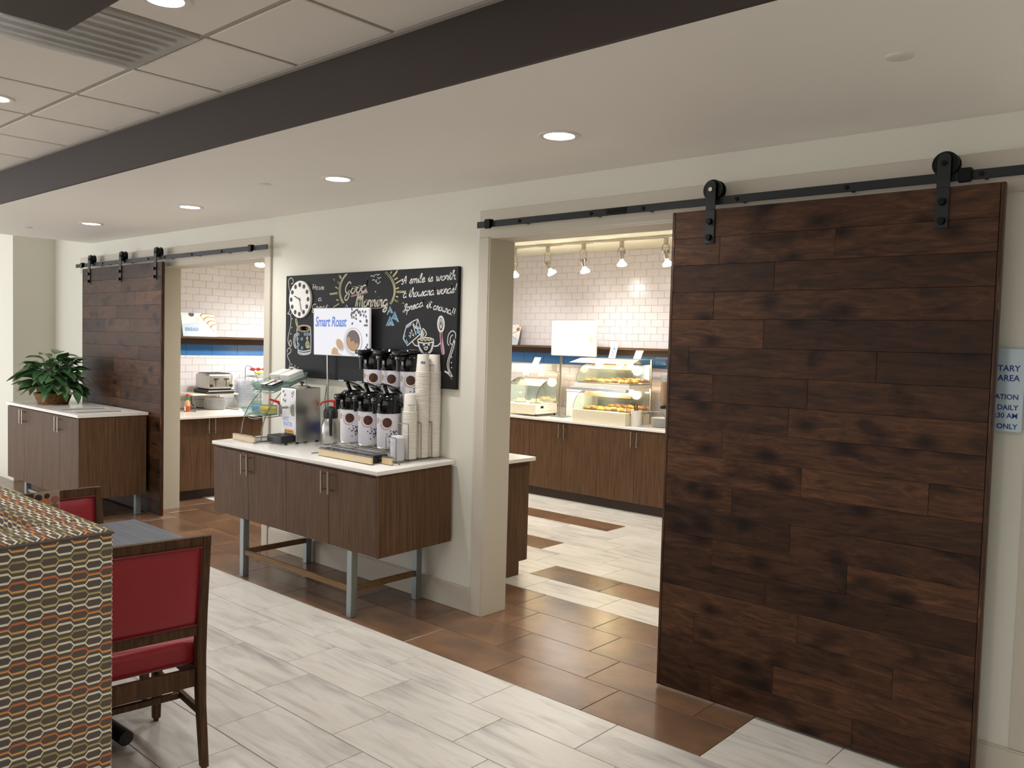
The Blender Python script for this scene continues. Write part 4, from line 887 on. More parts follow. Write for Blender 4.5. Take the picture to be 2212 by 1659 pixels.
# ================================================================== CHALKBOARD
CHALK={'border_swirl':[[(0.063,0.696),(0.094,0.705),(0.078,0.738),(0.04,0.734),(0.029,0.703),(0.047,0.646),(0.066,0.589),(0.061,0.539),(0.046,0.489),(0.024,0.473),(0.063,0.462),(0.07,0.413),(0.055,0.35),(0.034,0.293),(0.041,0.248),(0.069,0.224),(0.083,0.249),(0.068,0.274),(0.052,0.255),(0.063,0.233)],[(0.031,0.204),(0.026,0.165),(0.054,0.173),(0.078,0.192),(0.058,0.214),(0.025,0.197),(0.032,0.147),(0.066,0.103),(0.056,0.065),(0.029,0.045),(0.089,0.073),(0.178,0.048)],[(0.032,0.042),(0.09,0.066),(0.173,0.041)],[(1.792,0.271),(1.777,0.288),(1.783,0.335),(1.815,0.361),(1.845,0.346),(1.843,0.305),(1.818,0.279),(1.799,0.289),(1.805,0.325),(1.823,0.336)],[(1.846,0.316),(1.83,0.253),(1.799,0.185),(1.793,0.139),(1.813,0.098),(1.832,0.078)],[(1.835,0.31),(1.808,0.237),(1.782,0.174),(1.782,0.133),(1.822,0.062)],[(1.756,0.111),(1.79,0.102),(1.821,0.078)],[(1.756,0.106),(1.791,0.094),(1.825,0.062)]],'sun':[[(0.707,0.544),(0.693,0.558),(0.682,0.573),(0.673,0.588),(0.666,0.604),(0.662,0.62),(0.661,0.636),(0.662,0.651),(0.666,0.667),(0.673,0.682),(0.682,0.697),(0.693,0.711),(0.707,0.724),(0.723,0.737),(0.741,0.748)],[(0.72,0.544),(0.707,0.558),(0.696,0.573),(0.687,0.588),(0.681,0.604),(0.677,0.619),(0.676,0.635),(0.677,0.651),(0.681,0.667),(0.687,0.682),(0.695,0.696),(0.706,0.711),(0.72,0.724),(0.735,0.736),(0.752,0.748)],[(1.17,0.746),(1.191,0.733),(1.21,0.72),(1.226,0.706),(1.24,0.691),(1.251,0.675),(1.26,0.659),(1.266,0.643),(1.269,0.626),(1.269,0.61),(1.266,0.594),(1.261,0.578),(1.253,0.562),(1.242,0.547),(1.228,0.533)],[(1.163,0.743),(1.183,0.731),(1.201,0.718),(1.217,0.704),(1.23,0.689),(1.241,0.674),(1.249,0.658),(1.255,0.643),(1.258,0.627),(1.258,0.611),(1.255,0.595),(1.25,0.579),(1.242,0.564),(1.232,0.549),(1.219,0.535)],[(1.166,0.744),(1.187,0.732),(1.205,0.719),(1.221,0.705),(1.235,0.69),(1.246,0.675),(1.254,0.659),(1.26,0.643),(1.263,0.627),(1.263,0.61),(1.26,0.594),(1.255,0.578),(1.247,0.563),(1.236,0.548),(1.223,0.534)],[(0.668,0.742),(0.688,0.717)],[(0.658,0.739),(0.678,0.715)],[(0.59,0.717),(0.665,0.683)],[(0.595,0.711),(0.663,0.689)],[(0.616,0.661),(0.648,0.648)],[(0.548,0.613),(0.642,0.619)],[(0.559,0.608),(0.642,0.613)],[(0.629,0.569),(0.658,0.565)],[(0.596,0.516),(0.664,0.542)],[(1.219,0.734),(1.231,0.747)],[(1.241,0.714),(1.29,0.753)],[(1.245,0.711),(1.285,0.743)],[(1.258,0.692),(1.292,0.704)],[(1.272,0.666),(1.33,0.689)],[(1.277,0.633),(1.306,0.638)],[(1.282,0.614),(1.378,0.612)],[(1.284,0.61),(1.374,0.607)],[(1.279,0.581),(1.3,0.578)],[(1.267,0.557),(1.359,0.536)],[(1.271,0.553),(1.355,0.539)]],'birds':[[(1.009,0.724),(1.036,0.726),(1.041,0.716),(1.062,0.734)],[(1.069,0.735),(1.084,0.728),(1.106,0.734)],[(1.082,0.714),(1.098,0.703),(1.12,0.714)],[(1.028,0.696),(1.054,0.698),(1.064,0.683),(1.081,0.7)],[(1.072,0.686),(1.089,0.669),(1.116,0.685)]],'mountains':[[(1.193,0.463),(1.221,0.515),(1.248,0.472)],[(1.209,0.477),(1.226,0.499),(1.235,0.472)],[(1.186,0.388),(1.223,0.45),(1.263,0.389)],[(1.204,0.388),(1.224,0.433),(1.234,0.389)],[(1.216,0.389),(1.228,0.422),(1.251,0.389)],[(1.241,0.433),(1.267,0.481),(1.309,0.414)],[(1.254,0.433),(1.269,0.466),(1.279,0.427)],[(1.266,0.433),(1.278,0.455),(1.296,0.419)],[(0.737,0.514),(0.751,0.532),(0.765,0.514)]],'mug':[[(0.325,0.365),(0.32,0.357),(0.305,0.351),(0.283,0.346),(0.255,0.343),(0.226,0.342),(0.197,0.345),(0.174,0.349),(0.159,0.356),(0.154,0.363),(0.159,0.371),(0.174,0.377),(0.196,0.382),(0.224,0.385),(0.254,0.385),(0.282,0.383),(0.305,0.378),(0.319,0.372),(0.325,0.365)],[(0.316,0.363),(0.312,0.357),(0.299,0.352),(0.279,0.348),(0.254,0.346),(0.227,0.345),(0.202,0.347),(0.181,0.351),(0.167,0.356),(0.162,0.362),(0.167,0.368),(0.18,0.373),(0.201,0.377),(0.226,0.38),(0.253,0.38),(0.278,0.378),(0.298,0.374),(0.312,0.369),(0.316,0.363)],[(0.15,0.357),(0.155,0.288),(0.168,0.207),(0.175,0.176),(0.24,0.169),(0.319,0.18),(0.33,0.211),(0.33,0.291),(0.325,0.371)],[(0.169,0.201),(0.239,0.193),(0.322,0.205)],[(0.172,0.188),(0.239,0.178),(0.322,0.189)],[(0.144,0.321),(0.117,0.31),(0.11,0.256),(0.13,0.219),(0.15,0.218)],[(0.144,0.308),(0.131,0.3),(0.127,0.256),(0.138,0.231),(0.147,0.23)]],'mug_cocoa':[[(0.304,0.363),(0.3,0.359),(0.289,0.355),(0.272,0.352),(0.251,0.351),(0.229,0.35),(0.208,0.352),(0.191,0.354),(0.179,0.358),(0.175,0.362),(0.179,0.366),(0.19,0.37),(0.207,0.373),(0.228,0.375),(0.251,0.375),(0.272,0.374),(0.289,0.371),(0.3,0.367),(0.304,0.363)],[(0.288,0.363),(0.285,0.36),(0.277,0.357),(0.264,0.355),(0.249,0.354),(0.232,0.354),(0.216,0.355),(0.203,0.357),(0.195,0.359),(0.192,0.362),(0.194,0.365),(0.203,0.368),(0.216,0.37),(0.231,0.371),(0.248,0.371),(0.264,0.37),(0.277,0.369),(0.285,0.366),(0.288,0.363)],[(0.267,0.363),(0.265,0.361),(0.26,0.36),(0.253,0.358),(0.245,0.358),(0.235,0.358),(0.227,0.358),(0.22,0.359),(0.215,0.361),(0.213,0.362),(0.215,0.364),(0.219,0.366),(0.226,0.367),(0.235,0.367),(0.244,0.368),(0.253,0.367),(0.26,0.366),(0.265,0.365),(0.267,0.363)]],'mug_dots':[[(0.18,0.32),(0.177,0.314),(0.169,0.311),(0.161,0.314),(0.158,0.319),(0.161,0.325),(0.169,0.328),(0.176,0.325),(0.18,0.32)],[(0.266,0.321),(0.263,0.315),(0.255,0.313),(0.248,0.315),(0.244,0.321),(0.247,0.326),(0.255,0.329),(0.262,0.326),(0.266,0.321)],[(0.318,0.322),(0.316,0.316),(0.308,0.313),(0.301,0.316),(0.297,0.321),(0.3,0.327),(0.308,0.329),(0.315,0.327),(0.318,0.322)],[(0.17,0.285),(0.167,0.279),(0.159,0.277),(0.151,0.279),(0.148,0.285),(0.151,0.291),(0.159,0.293),(0.166,0.291),(0.17,0.285)],[(0.226,0.284),(0.223,0.279),(0.215,0.276),(0.208,0.278),(0.204,0.284),(0.207,0.29),(0.215,0.292),(0.223,0.29),(0.226,0.284)],[(0.295,0.29),(0.292,0.285),(0.285,0.282),(0.277,0.284),(0.274,0.29),(0.277,0.296),(0.284,0.298),(0.292,0.296),(0.295,0.29)],[(0.184,0.242),(0.181,0.236),(0.173,0.233),(0.165,0.236),(0.162,0.241),(0.165,0.247),(0.173,0.25),(0.18,0.247),(0.184,0.242)],[(0.23,0.218),(0.227,0.212),(0.219,0.21),(0.212,0.212),(0.208,0.217),(0.211,0.223),(0.219,0.226),(0.226,0.224),(0.23,0.218)],[(0.318,0.229),(0.315,0.224),(0.307,0.221),(0.3,0.223),(0.297,0.229),(0.3,0.235),(0.307,0.237),(0.314,0.235),(0.318,0.229)]],'tea_bag':[[(0.283,0.336),(0.281,0.309),(0.286,0.272)],[(0.264,0.25),(0.285,0.269),(0.308,0.254),(0.302,0.224),(0.276,0.223),(0.264,0.25)],[(0.275,0.247),(0.291,0.256),(0.297,0.232),(0.281,0.232),(0.28,0.247)],[(0.172,0.357),(0.142,0.388),(0.13,0.426),(0.141,0.432),(0.158,0.394),(0.172,0.363)],[(0.166,0.363),(0.145,0.413)]],'carton':[[(1.358,0.308),(1.389,0.39),(1.445,0.417),(1.497,0.434),(1.527,0.374),(1.532,0.342),(1.401,0.261),(1.358,0.308)],[(1.445,0.417),(1.484,0.331)],[(1.445,0.417),(1.479,0.374),(1.527,0.372)],[(1.497,0.434),(1.479,0.374)],[(1.415,0.33),(1.428,0.311),(1.435,0.347),(1.419,0.344)],[(1.435,0.363),(1.447,0.347),(1.44,0.366)],[(1.448,0.331),(1.464,0.323),(1.454,0.342)]],'carton_shade':[[(1.366,0.316),(1.397,0.27)],[(1.375,0.313),(1.405,0.276)],[(1.37,0.33),(1.383,0.297)],[(1.487,0.385),(1.519,0.374)],[(1.491,0.369),(1.521,0.35)],[(1.488,0.353),(1.516,0.34)],[(1.393,0.379),(1.437,0.401)]],'bowl':[[(1.652,0.299),(1.648,0.293),(1.635,0.288),(1.615,0.283),(1.591,0.281),(1.564,0.28),(1.539,0.282),(1.518,0.285),(1.505,0.291),(1.5,0.297),(1.504,0.303),(1.518,0.308),(1.538,0.312),(1.563,0.315),(1.589,0.315),(1.614,0.314),(1.634,0.31),(1.648,0.305),(1.652,0.299)],[(1.502,0.291),(1.515,0.251),(1.548,0.22),(1.595,0.215),(1.634,0.233),(1.653,0.289)],[(1.51,0.283),(1.523,0.251),(1.552,0.225)],[(1.644,0.286),(1.626,0.238),(1.603,0.221)],[(1.55,0.265),(1.56,0.273),(1.57,0.266)],[(1.597,0.266),(1.607,0.274),(1.617,0.267)],[(1.558,0.255),(1.579,0.237),(1.598,0.256),(1.559,0.253)],[(1.445,0.293),(1.474,0.266),(1.507,0.261)],[(1.652,0.264),(1.687,0.266),(1.716,0.287)],[(1.529,0.316),(1.544,0.369),(1.563,0.364),(1.582,0.34),(1.564,0.316)],[(1.537,0.319),(1.551,0.359)],[(1.548,0.319),(1.561,0.348)],[(1.56,0.21),(1.564,0.216),(1.599,0.216),(1.603,0.208)]],'cereal':[[(1.525,0.305),(1.523,0.303),(1.519,0.303),(1.517,0.305),(1.519,0.307),(1.523,0.307),(1.525,0.305)],[(1.536,0.301),(1.534,0.299),(1.53,0.298),(1.528,0.301),(1.53,0.303),(1.534,0.303),(1.536,0.301)],[(1.548,0.297),(1.546,0.294),(1.542,0.294),(1.54,0.297),(1.542,0.299),(1.546,0.299),(1.548,0.297)],[(1.558,0.306),(1.557,0.303),(1.553,0.303),(1.551,0.305),(1.552,0.308),(1.556,0.308),(1.558,0.306)],[(1.57,0.301),(1.568,0.299),(1.564,0.299),(1.562,0.301),(1.564,0.304),(1.568,0.304),(1.57,0.301)],[(1.581,0.297),(1.579,0.295),(1.575,0.295),(1.573,0.297),(1.575,0.3),(1.579,0.3),(1.581,0.297)],[(1.591,0.306),(1.59,0.304),(1.586,0.304),(1.584,0.306),(1.586,0.308),(1.589,0.308),(1.591,0.306)],[(1.603,0.302),(1.601,0.3),(1.597,0.3),(1.595,0.302),(1.597,0.304),(1.601,0.304),(1.603,0.302)],[(1.614,0.298),(1.612,0.296),(1.608,0.296),(1.606,0.298),(1.608,0.3),(1.612,0.3),(1.614,0.298)],[(1.624,0.307),(1.622,0.304),(1.618,0.304),(1.616,0.307),(1.618,0.309),(1.622,0.309),(1.624,0.307)],[(1.635,0.303),(1.633,0.3),(1.63,0.3),(1.627,0.302),(1.629,0.305),(1.633,0.305),(1.635,0.303)]],'spoon':[[(1.744,0.402),(1.743,0.385),(1.738,0.37),(1.731,0.359),(1.721,0.353),(1.71,0.353),(1.7,0.359),(1.692,0.37),(1.686,0.385),(1.684,0.402),(1.685,0.419),(1.69,0.434),(1.697,0.445),(1.707,0.451),(1.718,0.451),(1.728,0.445),(1.736,0.434),(1.742,0.419),(1.744,0.402)],[(1.737,0.402),(1.736,0.388),(1.732,0.375),(1.727,0.365),(1.719,0.36),(1.712,0.36),(1.704,0.365),(1.698,0.374),(1.693,0.387),(1.691,0.402),(1.692,0.417),(1.696,0.43),(1.701,0.439),(1.709,0.444),(1.717,0.444),(1.724,0.439),(1.731,0.43),(1.735,0.417),(1.737,0.402)],[(1.724,0.41),(1.723,0.4),(1.72,0.392),(1.715,0.389),(1.709,0.392),(1.705,0.399),(1.703,0.41),(1.704,0.42),(1.708,0.428),(1.713,0.431),(1.719,0.428),(1.723,0.42),(1.724,0.41)],[(1.705,0.392),(1.715,0.376),(1.722,0.392)],[(1.708,0.42),(1.709,0.415)],[(1.72,0.42),(1.72,0.415)]],'spoon_handle':[[(1.71,0.353),(1.714,0.313),(1.73,0.228),(1.745,0.218),(1.747,0.236),(1.727,0.314),(1.723,0.353)],[(1.718,0.35),(1.724,0.287),(1.738,0.225)]],'underline':[[(0.801,0.595),(0.98,0.62)],[(0.797,0.587),(0.981,0.614)],[(1.033,0.506),(1.104,0.506),(1.165,0.516)]],'dots':[[(0.077,0.473),(0.076,0.471),(0.072,0.471),(0.071,0.473),(0.072,0.475),(0.076,0.475),(0.077,0.473)],[(0.089,0.435),(0.088,0.433),(0.084,0.433),(0.083,0.435),(0.084,0.437),(0.088,0.437),(0.089,0.435)],[(0.085,0.369),(0.084,0.367),(0.08,0.367),(0.079,0.369),(0.08,0.371),(0.084,0.371),(0.085,0.369)],[(0.076,0.322),(0.074,0.319),(0.071,0.319),(0.069,0.321),(0.07,0.324),(0.074,0.324),(0.076,0.322)],[(0.092,0.092),(0.091,0.089),(0.087,0.089),(0.086,0.091),(0.087,0.094),(0.091,0.094),(0.092,0.092)],[(0.134,0.081),(0.133,0.078),(0.13,0.078),(0.128,0.08),(0.129,0.083),(0.133,0.083),(0.134,0.081)],[(0.175,0.068),(0.174,0.066),(0.17,0.066),(0.169,0.068),(0.17,0.07),(0.173,0.07),(0.175,0.068)],[(1.819,0.199),(1.818,0.197),(1.816,0.197),(1.815,0.199),(1.816,0.201),(1.818,0.201),(1.819,0.199)],[(1.819,0.165),(1.818,0.164),(1.816,0.163),(1.814,0.165),(1.815,0.167),(1.818,0.167),(1.819,0.165)],[(1.821,0.134),(1.82,0.133),(1.818,0.133),(1.817,0.134),(1.818,0.136),(1.82,0.136),(1.821,0.134)],[(1.068,0.617),(1.067,0.615),(1.064,0.615),(1.063,0.617),(1.064,0.619),(1.067,0.619),(1.068,0.617)]]}
CHALKW={'Have':((0.338,0.649),(0.482,0.646),0.018),'a':((0.413,0.566),(0.459,0.565),0.019),'Great':((0.335,0.502),(0.531,0.501),0.021),'Good':((0.723,0.604),(0.976,0.623),0.043),'Morning':((0.85,0.518),(1.2,0.521),0.041),'L1':((1.331,0.661),(1.838,0.679),0.027),'L2':((1.35,0.572),(1.844,0.597),0.028),'L3a':((1.349,0.477),(1.546,0.517),0.025),'L3b':((1.576,0.502),(1.625,0.507),0.025),'L3c':((1.641,0.494),(1.827,0.449),0.024)}
BX, BZ, BW, BH = -5.56, 1.365, 1.857, 0.757
board = thing('chalkboard', 'large black chalkboard with chalk lettering on the wall behind the airpots', 'chalkboard', (BX + BW / 2, 3.64, BZ))
box('panel', (BX, 3.628, BZ), (BX + BW, 3.6545, BZ + BH), plain('chalkboard_black', (17, 17, 19), 0.6, noise=0.3, scale=3, spec=0.3), board, 0.0015, 1)
def m_chalk(name, rgb):
    t = NT(name); v = t.coords(); f = t.noise(v, 420, 3, 0.7); c = lin(rgb)
    t.base(t.mix(t.math('MULTIPLY', f, 0.35), c, lin((90, 90, 92)))); t.set(0.9, spec=0.05); return t.m
CH_C = m_chalk('chalk_cream', (214, 208, 188))
CH_W = m_chalk('chalk_white', (222, 220, 216)); CH_Y = m_chalk('chalk_yellow', (206, 200, 158)); CH_B = m_chalk('chalk_blue', (140, 178, 206)); CH_P = m_chalk('chalk_pink', (206, 160, 176)); CH_T = m_chalk('chalk_tan', (190, 160, 130))
bf = lambda k: (lambda x, z: (BX + x, 3.6278 - k, BZ + z))
def smooth2(p, n=4):
    if len(p) < 3: return p
    out = []
    for i in range(len(p) - 1):
        a, b, c, d = p[max(i - 1, 0)], p[i], p[i + 1], p[min(i + 2, len(p) - 1)]
        for k in range(n):
            t = k / n
            out.append(tuple(0.5 * (2 * b[j] + (c[j] - a[j]) * t + (2 * a[j] - 5 * b[j] + 4 * c[j] - d[j]) * t * t + (3 * b[j] - a[j] - 3 * c[j] + d[j]) * t ** 3) for j in (0, 1)))
    return out + [p[-1]]
NAMES = [('border_swirl', CH_W, .0062), ('sun', CH_Y, .008), ('birds', CH_W, .005), ('mountains', CH_B, .010), ('mug', CH_W, .0085), ('mug_cocoa', CH_T, .013), ('mug_dots', CH_B, .008), ('tea_bag', CH_Y, .008), ('carton', CH_W, .0075),
         ('carton_shade', CH_B, .012), ('bowl', CH_W, .0075), ('cereal', CH_Y, .007), ('spoon', CH_W, .0075), ('spoon_handle', CH_P, .011), ('underline', CH_P, .0045), ('dots', CH_W, .006)]
for i, (k, mt, wd) in enumerate(NAMES):
  for grp in ([CHALK[k][:5], CHALK[k][5:]] if k == 'sun' else [CHALK[k][:2], CHALK[k][2:5], CHALK[k][5:8], CHALK[k][8:]] if k == 'mountains' else [CHALK[k][:3], CHALK[k][3:]] if k == 'border_swirl' else [CHALK[k]]):
    m = MB()
    for p in grp:
        sharp = k in ('carton', 'carton_shade', 'mountains', 'underline', 'birds') or len(p) < 3
        m.ribbon(p if sharp else smooth2(p, 3), wd, bf(0.0004 + i * 2e-5))
    m.build('chalk_' + k, mt, board, recalc=False)
# handwritten letters: single strokes on a unit grid (x-height 1, ascender 2, descender -1)
GL = {
 'a': (.95, [[(.75, .85), (.4, 1), (.05, .6), (.1, .1), (.45, 0), (.75, .5), (.78, .95), (.75, .2), (.95, 0)]]),
 'd': (1.0, [[(.75, .85), (.4, 1), (.05, .6), (.1, .1), (.45, 0), (.75, .5), (.88, 2), (.78, .2), (1.0, 0)]]),
 'e': (.8, [[(0, .4), (.5, .55), (.6, .9), (.35, 1), (.08, .6), (.15, .1), (.45, 0), (.8, .25)]]),
 'g': (.95, [[(.75, .85), (.4, 1), (.05, .6), (.1, .1), (.45, .05), (.75, .5), (.8, .95), (.75, -.5), (.45, -.95), (.15, -.7), (.9, .1)]]),
 'h': (.95, [[(0, 0), (.25, 1.2), (.4, 1.95), (.2, 1.9), (.15, 0)], [(.15, .3), (.4, .95), (.65, .9), (.65, .1), (.95, 0)]]),
 'i': (.42, [[(0, .3), (.2, 1), (.18, .1), (.42, 0)], [(.27, 1.45), (.29, 1.5)]]),
 'l': (.45, [[(0, .2), (.3, 1.4), (.35, 2), (.15, 1.9), (.12, .3), (.45, 0)]]),
 'm': (1.15, [[(0, .8), (.12, 1), (.1, 0)], [(.1, .4), (.35, 1), (.5, .85), (.5, 0)], [(.5, .4), (.75, 1), (.92, .85), (.92, .1), (1.15, 0)]]),
 'n': (.8, [[(0, .8), (.12, 1), (.1, 0)], [(.1, .4), (.38, 1), (.55, .85), (.55, .1), (.8, 0)]]),
 'o': (.85, [[(.4, 1), (.05, .6), (.15, .05), (.5, .05), (.7, .55), (.45, 1), (.35, .95), (.6, .85), (.85, .95)]]),
 'p': (.8, [[(0, .8), (.15, 1), (.1, -1)], [(.1, .5), (.4, 1), (.7, .7), (.5, .05), (.12, .2)]]),
 'r': (.68, [[(0, .2), (.15, 1.08), (.35, .85), (.5, .9), (.45, .1), (.68, 0)]]),
 's': (.65, [[(0, .1), (.35, 1.05), (.5, .4), (.4, 0), (.05, .1)], [(.4, .02), (.65, .12)]]),
 't': (.52, [[(0, .2), (.27, 1.7), (.22, .2), (.5, 0)], [(0, 1.2), (.52, 1.3)]]),
 'u': (.88, [[(0, .3), (.12, 1), (.12, .2), (.4, 0), (.62, .5), (.68, 1), (.65, .1), (.88, 0)]]),
 'v': (.85, [[(0, .9), (.12, 1), (.3, 0), (.5, .1), (.65, .9), (.85, .9)]]),
 'w': (1.15, [[(0, .8), (.12, 1), (.2, .1), (.4, .1), (.5, .9), (.55, .1), (.8, .1), (.95, .95), (1.15, .9)]]),
 'A': (1.2, [[(.05, .2), (.3, 0), (.85, 1.9), (.95, 0)], [(.3, 1.2), (-.05, 1.0), (.3, .65), (1.1, .85)]]),
 'G': (1.1, [[(.95, 1.6), (.6, 1.95), (.15, 1.3), (.15, .5), (.5, .2), (.85, .6), (.9, 1.0), (.8, -.5), (.4, -1.0), (.15, -.5), (.6, .1), (1.1, .3)]]),
 'H': (1.2, [[(0, 1.7), (.25, 1.9), (.2, 0)], [(.95, 1.95), (.8, .9), (.85, 0)], [(0, .8), (1.2, 1.05)]]),
 'M': (1.5, [[(0, 0), (.2, 1.8), (.35, 1.9), (.35, 0)], [(.35, .8), (.72, 1.9), (.8, 0)], [(.8, .8), (1.15, 1.9), (1.25, .1), (1.5, 0)]]),
 'S': (1.05, [[(0, .1), (.5, .5), (.95, 1.7), (.65, 1.95), (.35, 1.5), (.8, .7), (.65, .05), (.15, .0), (1.05, .2)]]),
 '!': (.5, [[(.35, 1.95), (.2, .5)], [(.15, .05), (.17, .1)]]), ' ': (.6, []),
}
def write(m, body, p0, p1, xh, wd, arch=0.0, slant=0.18):
    tot = sum(GL[c][0] for c in body); L = math.hypot(p1[0] - p0[0], p1[1] - p0[1]); s = L / tot; x = 0.0
    for c in body:
        adv, strokes = GL[c]
        for st in strokes:
            pts = []
            for (px, py) in st:
                t = (x + px) / tot
                pts.append((p0[0] + (p1[0] - p0[0]) * t + slant * py * xh, p0[1] + (p1[1] - p0[1]) * t + py * xh - arch * (t * t)))
            m.ribbon(smooth2(pts, 4) if len(pts) > 2 else pts, wd, bf(0.0009))
        x += adv
for body, k, wd, ar in (('Have', 'Have', .0064, 0), ('a', 'a', .0064, 0), ('Great', 'Great', .0064, 0), ('A smile is worth', 'L1', .0064, 0), ('a thousand words!', 'L2', .0064, 0), ('Spread', 'L3a', .0064, 0), ('it', 'L3b', .0064, 0)):
    m = MB(); p0, p1, xh = CHALKW[k]; write(m, body, p0, p1, xh, wd, ar); m.build('chalk_lettering', CH_W, board, recalc=False)
m = MB(); p0, p1, xh = CHALKW['L3c']; write(m, 'around!!', p0, (p1[0] + 0.01, p1[1] + 0.03), xh, .0064, 0.03)
m.build('chalk_lettering', CH_W, board, recalc=False)
for k, body in (('Good', 'Good'), ('Morning', 'Morning')):
    m = MB(); p0, p1, xh = CHALKW[k]; write(m, body, p0, p1, xh, .0105); m.build('chalk_lettering', CH_C, board, recalc=False)

clk = thing('wall_clock', 'round white clock with black dot hour marks hung on the chalkboard', 'clock', (-5.357, 3.62, 1.803))
MB().tube([(-5.357, 3.627, 1.942), (-5.357, 3.613, 1.942), (-5.357, 3.611, 1.942)], 0.138, 56, radii=[0.138, 0.138, 0.136]).build('face', PAPER, clk, smooth=True)
for i in range(12):
    a = PI / 2 - i * PI / 6
    x, z = -5.357 + 0.108 * math.cos(a), 1.942 + 0.108 * math.sin(a)
    MB().cyl((x, 3.6105, z), (x, 3.6095, z), 0.0165, n=18).build('hour_dot', BLACKMAT, clk)
def hand(ang, L, wdt, k, nm):
    a = PI / 2 - ang; d = (math.cos(a), math.sin(a)); n_ = (-d[1], d[0])
    f = lambda u, v: (-5.357 + d[0] * u + n_[0] * v, 3.6085 - k, 1.942 + d[1] * u + n_[1] * v)
    MB().flat([f(-0.015, -wdt), f(L * 0.8, -wdt), f(L, 0), f(L * 0.8, wdt), f(-0.015, wdt)], lambda *p: p) if False else None
    q = MB(); q.mesh([f(-0.015, -wdt), f(L * 0.85, -wdt), f(L, 0), f(L * 0.85, wdt), f(-0.015, wdt)], [(0, 1, 2, 3, 4)]); q.build(nm, BLACKMAT, clk, recalc=False)
hand(math.radians(292), 0.075, 0.004, 0.0008, 'hour_hand'); hand(math.radians(162), 0.098, 0.0028, 0.0012, 'minute_hand'); hand(math.radians(160), 0.105, 0.001, 0.0016, 'second_hand')
MB().cyl((-5.357, 3.6105, 1.942), (-5.357, 3.6065, 1.942), 0.006, n=12).build('hub', BLACKMAT, clk)

# ---- blue acrylic notice at the right end of the wall
nt = thing('wall_notice', 'pale blue acrylic wall notice with dark blue capitals beside the large door', 'sign', (-0.80, 3.64, 1.375))
box('panel', (-0.96, 3.632, 1.375), (-0.668, 3.6375, 1.690), plain('acrylic_pale_blue', (186, 206, 216), 0.12, noise=0.02), nt, 0.0015, 1)
for x in (-0.945, -0.683):
    for z in (1.39, 1.675): MB().cyl((x, 3.638, z), (x, 3.6545, z), 0.006, n=10).build('standoff', STEEL, nt)
for body, z, size, xr in (('TARY', 1.605, 0.032, -0.683), ('AREA', 1.568, 0.032, -0.683), ('RATION', 1.498, 0.027, -0.683), ('DAILY', 1.458, 0.027, -0.683), (':30 AM', 1.427, 0.027, -0.683), ('E ONLY', 1.386, 0.027, -0.683)):
    m = MB().mat(plain('notice_navy', (38, 40, 130), 0.5)); text(m, body, lambda x, y, z=z, xr=xr: (xr + x, 3.6315, z + y), size, align='RIGHT', bold=0.0006, sx=0.95); m.build('lettering', None, nt, recalc=False)
# ================================================================== LEFT CABINET AND PLANT
lc = thing('cabinet', 'walnut cabinet on silver legs under the potted plant', 'cabinet', (-8.45, 3.2, 0))
LX0, LX1 = -9.33, -7.57
box('body', (LX0, 2.919, 0.195), (LX1 - 0.018, 3.49, 0.913), LAM, lc)
box('side_panel', (LX1 - 0.0175, 2.90, 0.195), (LX1, 3.49, 0.913), LAM, lc, 0.001, 1)
sm = [LX0, -8.872, -8.395, -7.99, LX1 - 0.018]
for i in range(4):
    d = box('door', (sm[i] + 0.0015, 2.90, 0.197), (sm[i + 1] - 0.0015, 2.918, 0.906), LAM, lc, 0.001, 1)
    bar_handle(d, sm[i + 1] - 0.034 if i % 2 == 0 else sm[i] + 0.034, 2.90, 0.762, 0.897)
for x in (-8.99, -7.67):
    for y in (2.94, 3.42): MB().box((x, y, 0), (x + 0.047, y + 0.047, 0.1945), 0.003, 1).build('leg', LEGGREY, lc, smooth=True)
box('stretcher', (-8.94, 2.955, 0.085), (-7.671, 2.975, 0.115), LEGGREY, lc)
# countertop with two waste openings
ct_ = thing('countertop', 'white quartz countertop with two long waste openings under the plant', 'countertop', (-8.45, 3.2, 0.9175))
OP = [(-8.285, -8.12), (-7.925, -7.755)]; ya, yb = 2.955, 3.405
m = MB(); zt = 0.9175, 0.9425
xs = [-9.335, OP[0][0], OP[0][1], OP[1][0], OP[1][1], -7.56]
for a, b in ((xs[0], xs[1]), (xs[2], xs[3]), (xs[4], xs[5])): m.box((a, 2.888, zt[0]), (b, 3.503, zt[1]))
for a, b in OP: m.box((a, 2.888, zt[0]), (b, ya, zt[1])).box((a, yb, zt[0]), (b, 3.503, zt[1]))
m.build('slab', QUARTZ, ct_)
for a, b in OP:
    MB().box((b - 0.006, ya + 0.01, 0.9426), (b - 0.001, yb - 0.06, 0.9455)).build('opening_dark_strip', BLACKMAT, ct_)  # added black strip in place of the dark gap at the near edge
    MB().box((a, ya, 0.9135), (b, yb, 0.9145)).build('opening_dark_sheet', BLACKMAT, ct_)  # black sheet standing in for the dark inside the opening
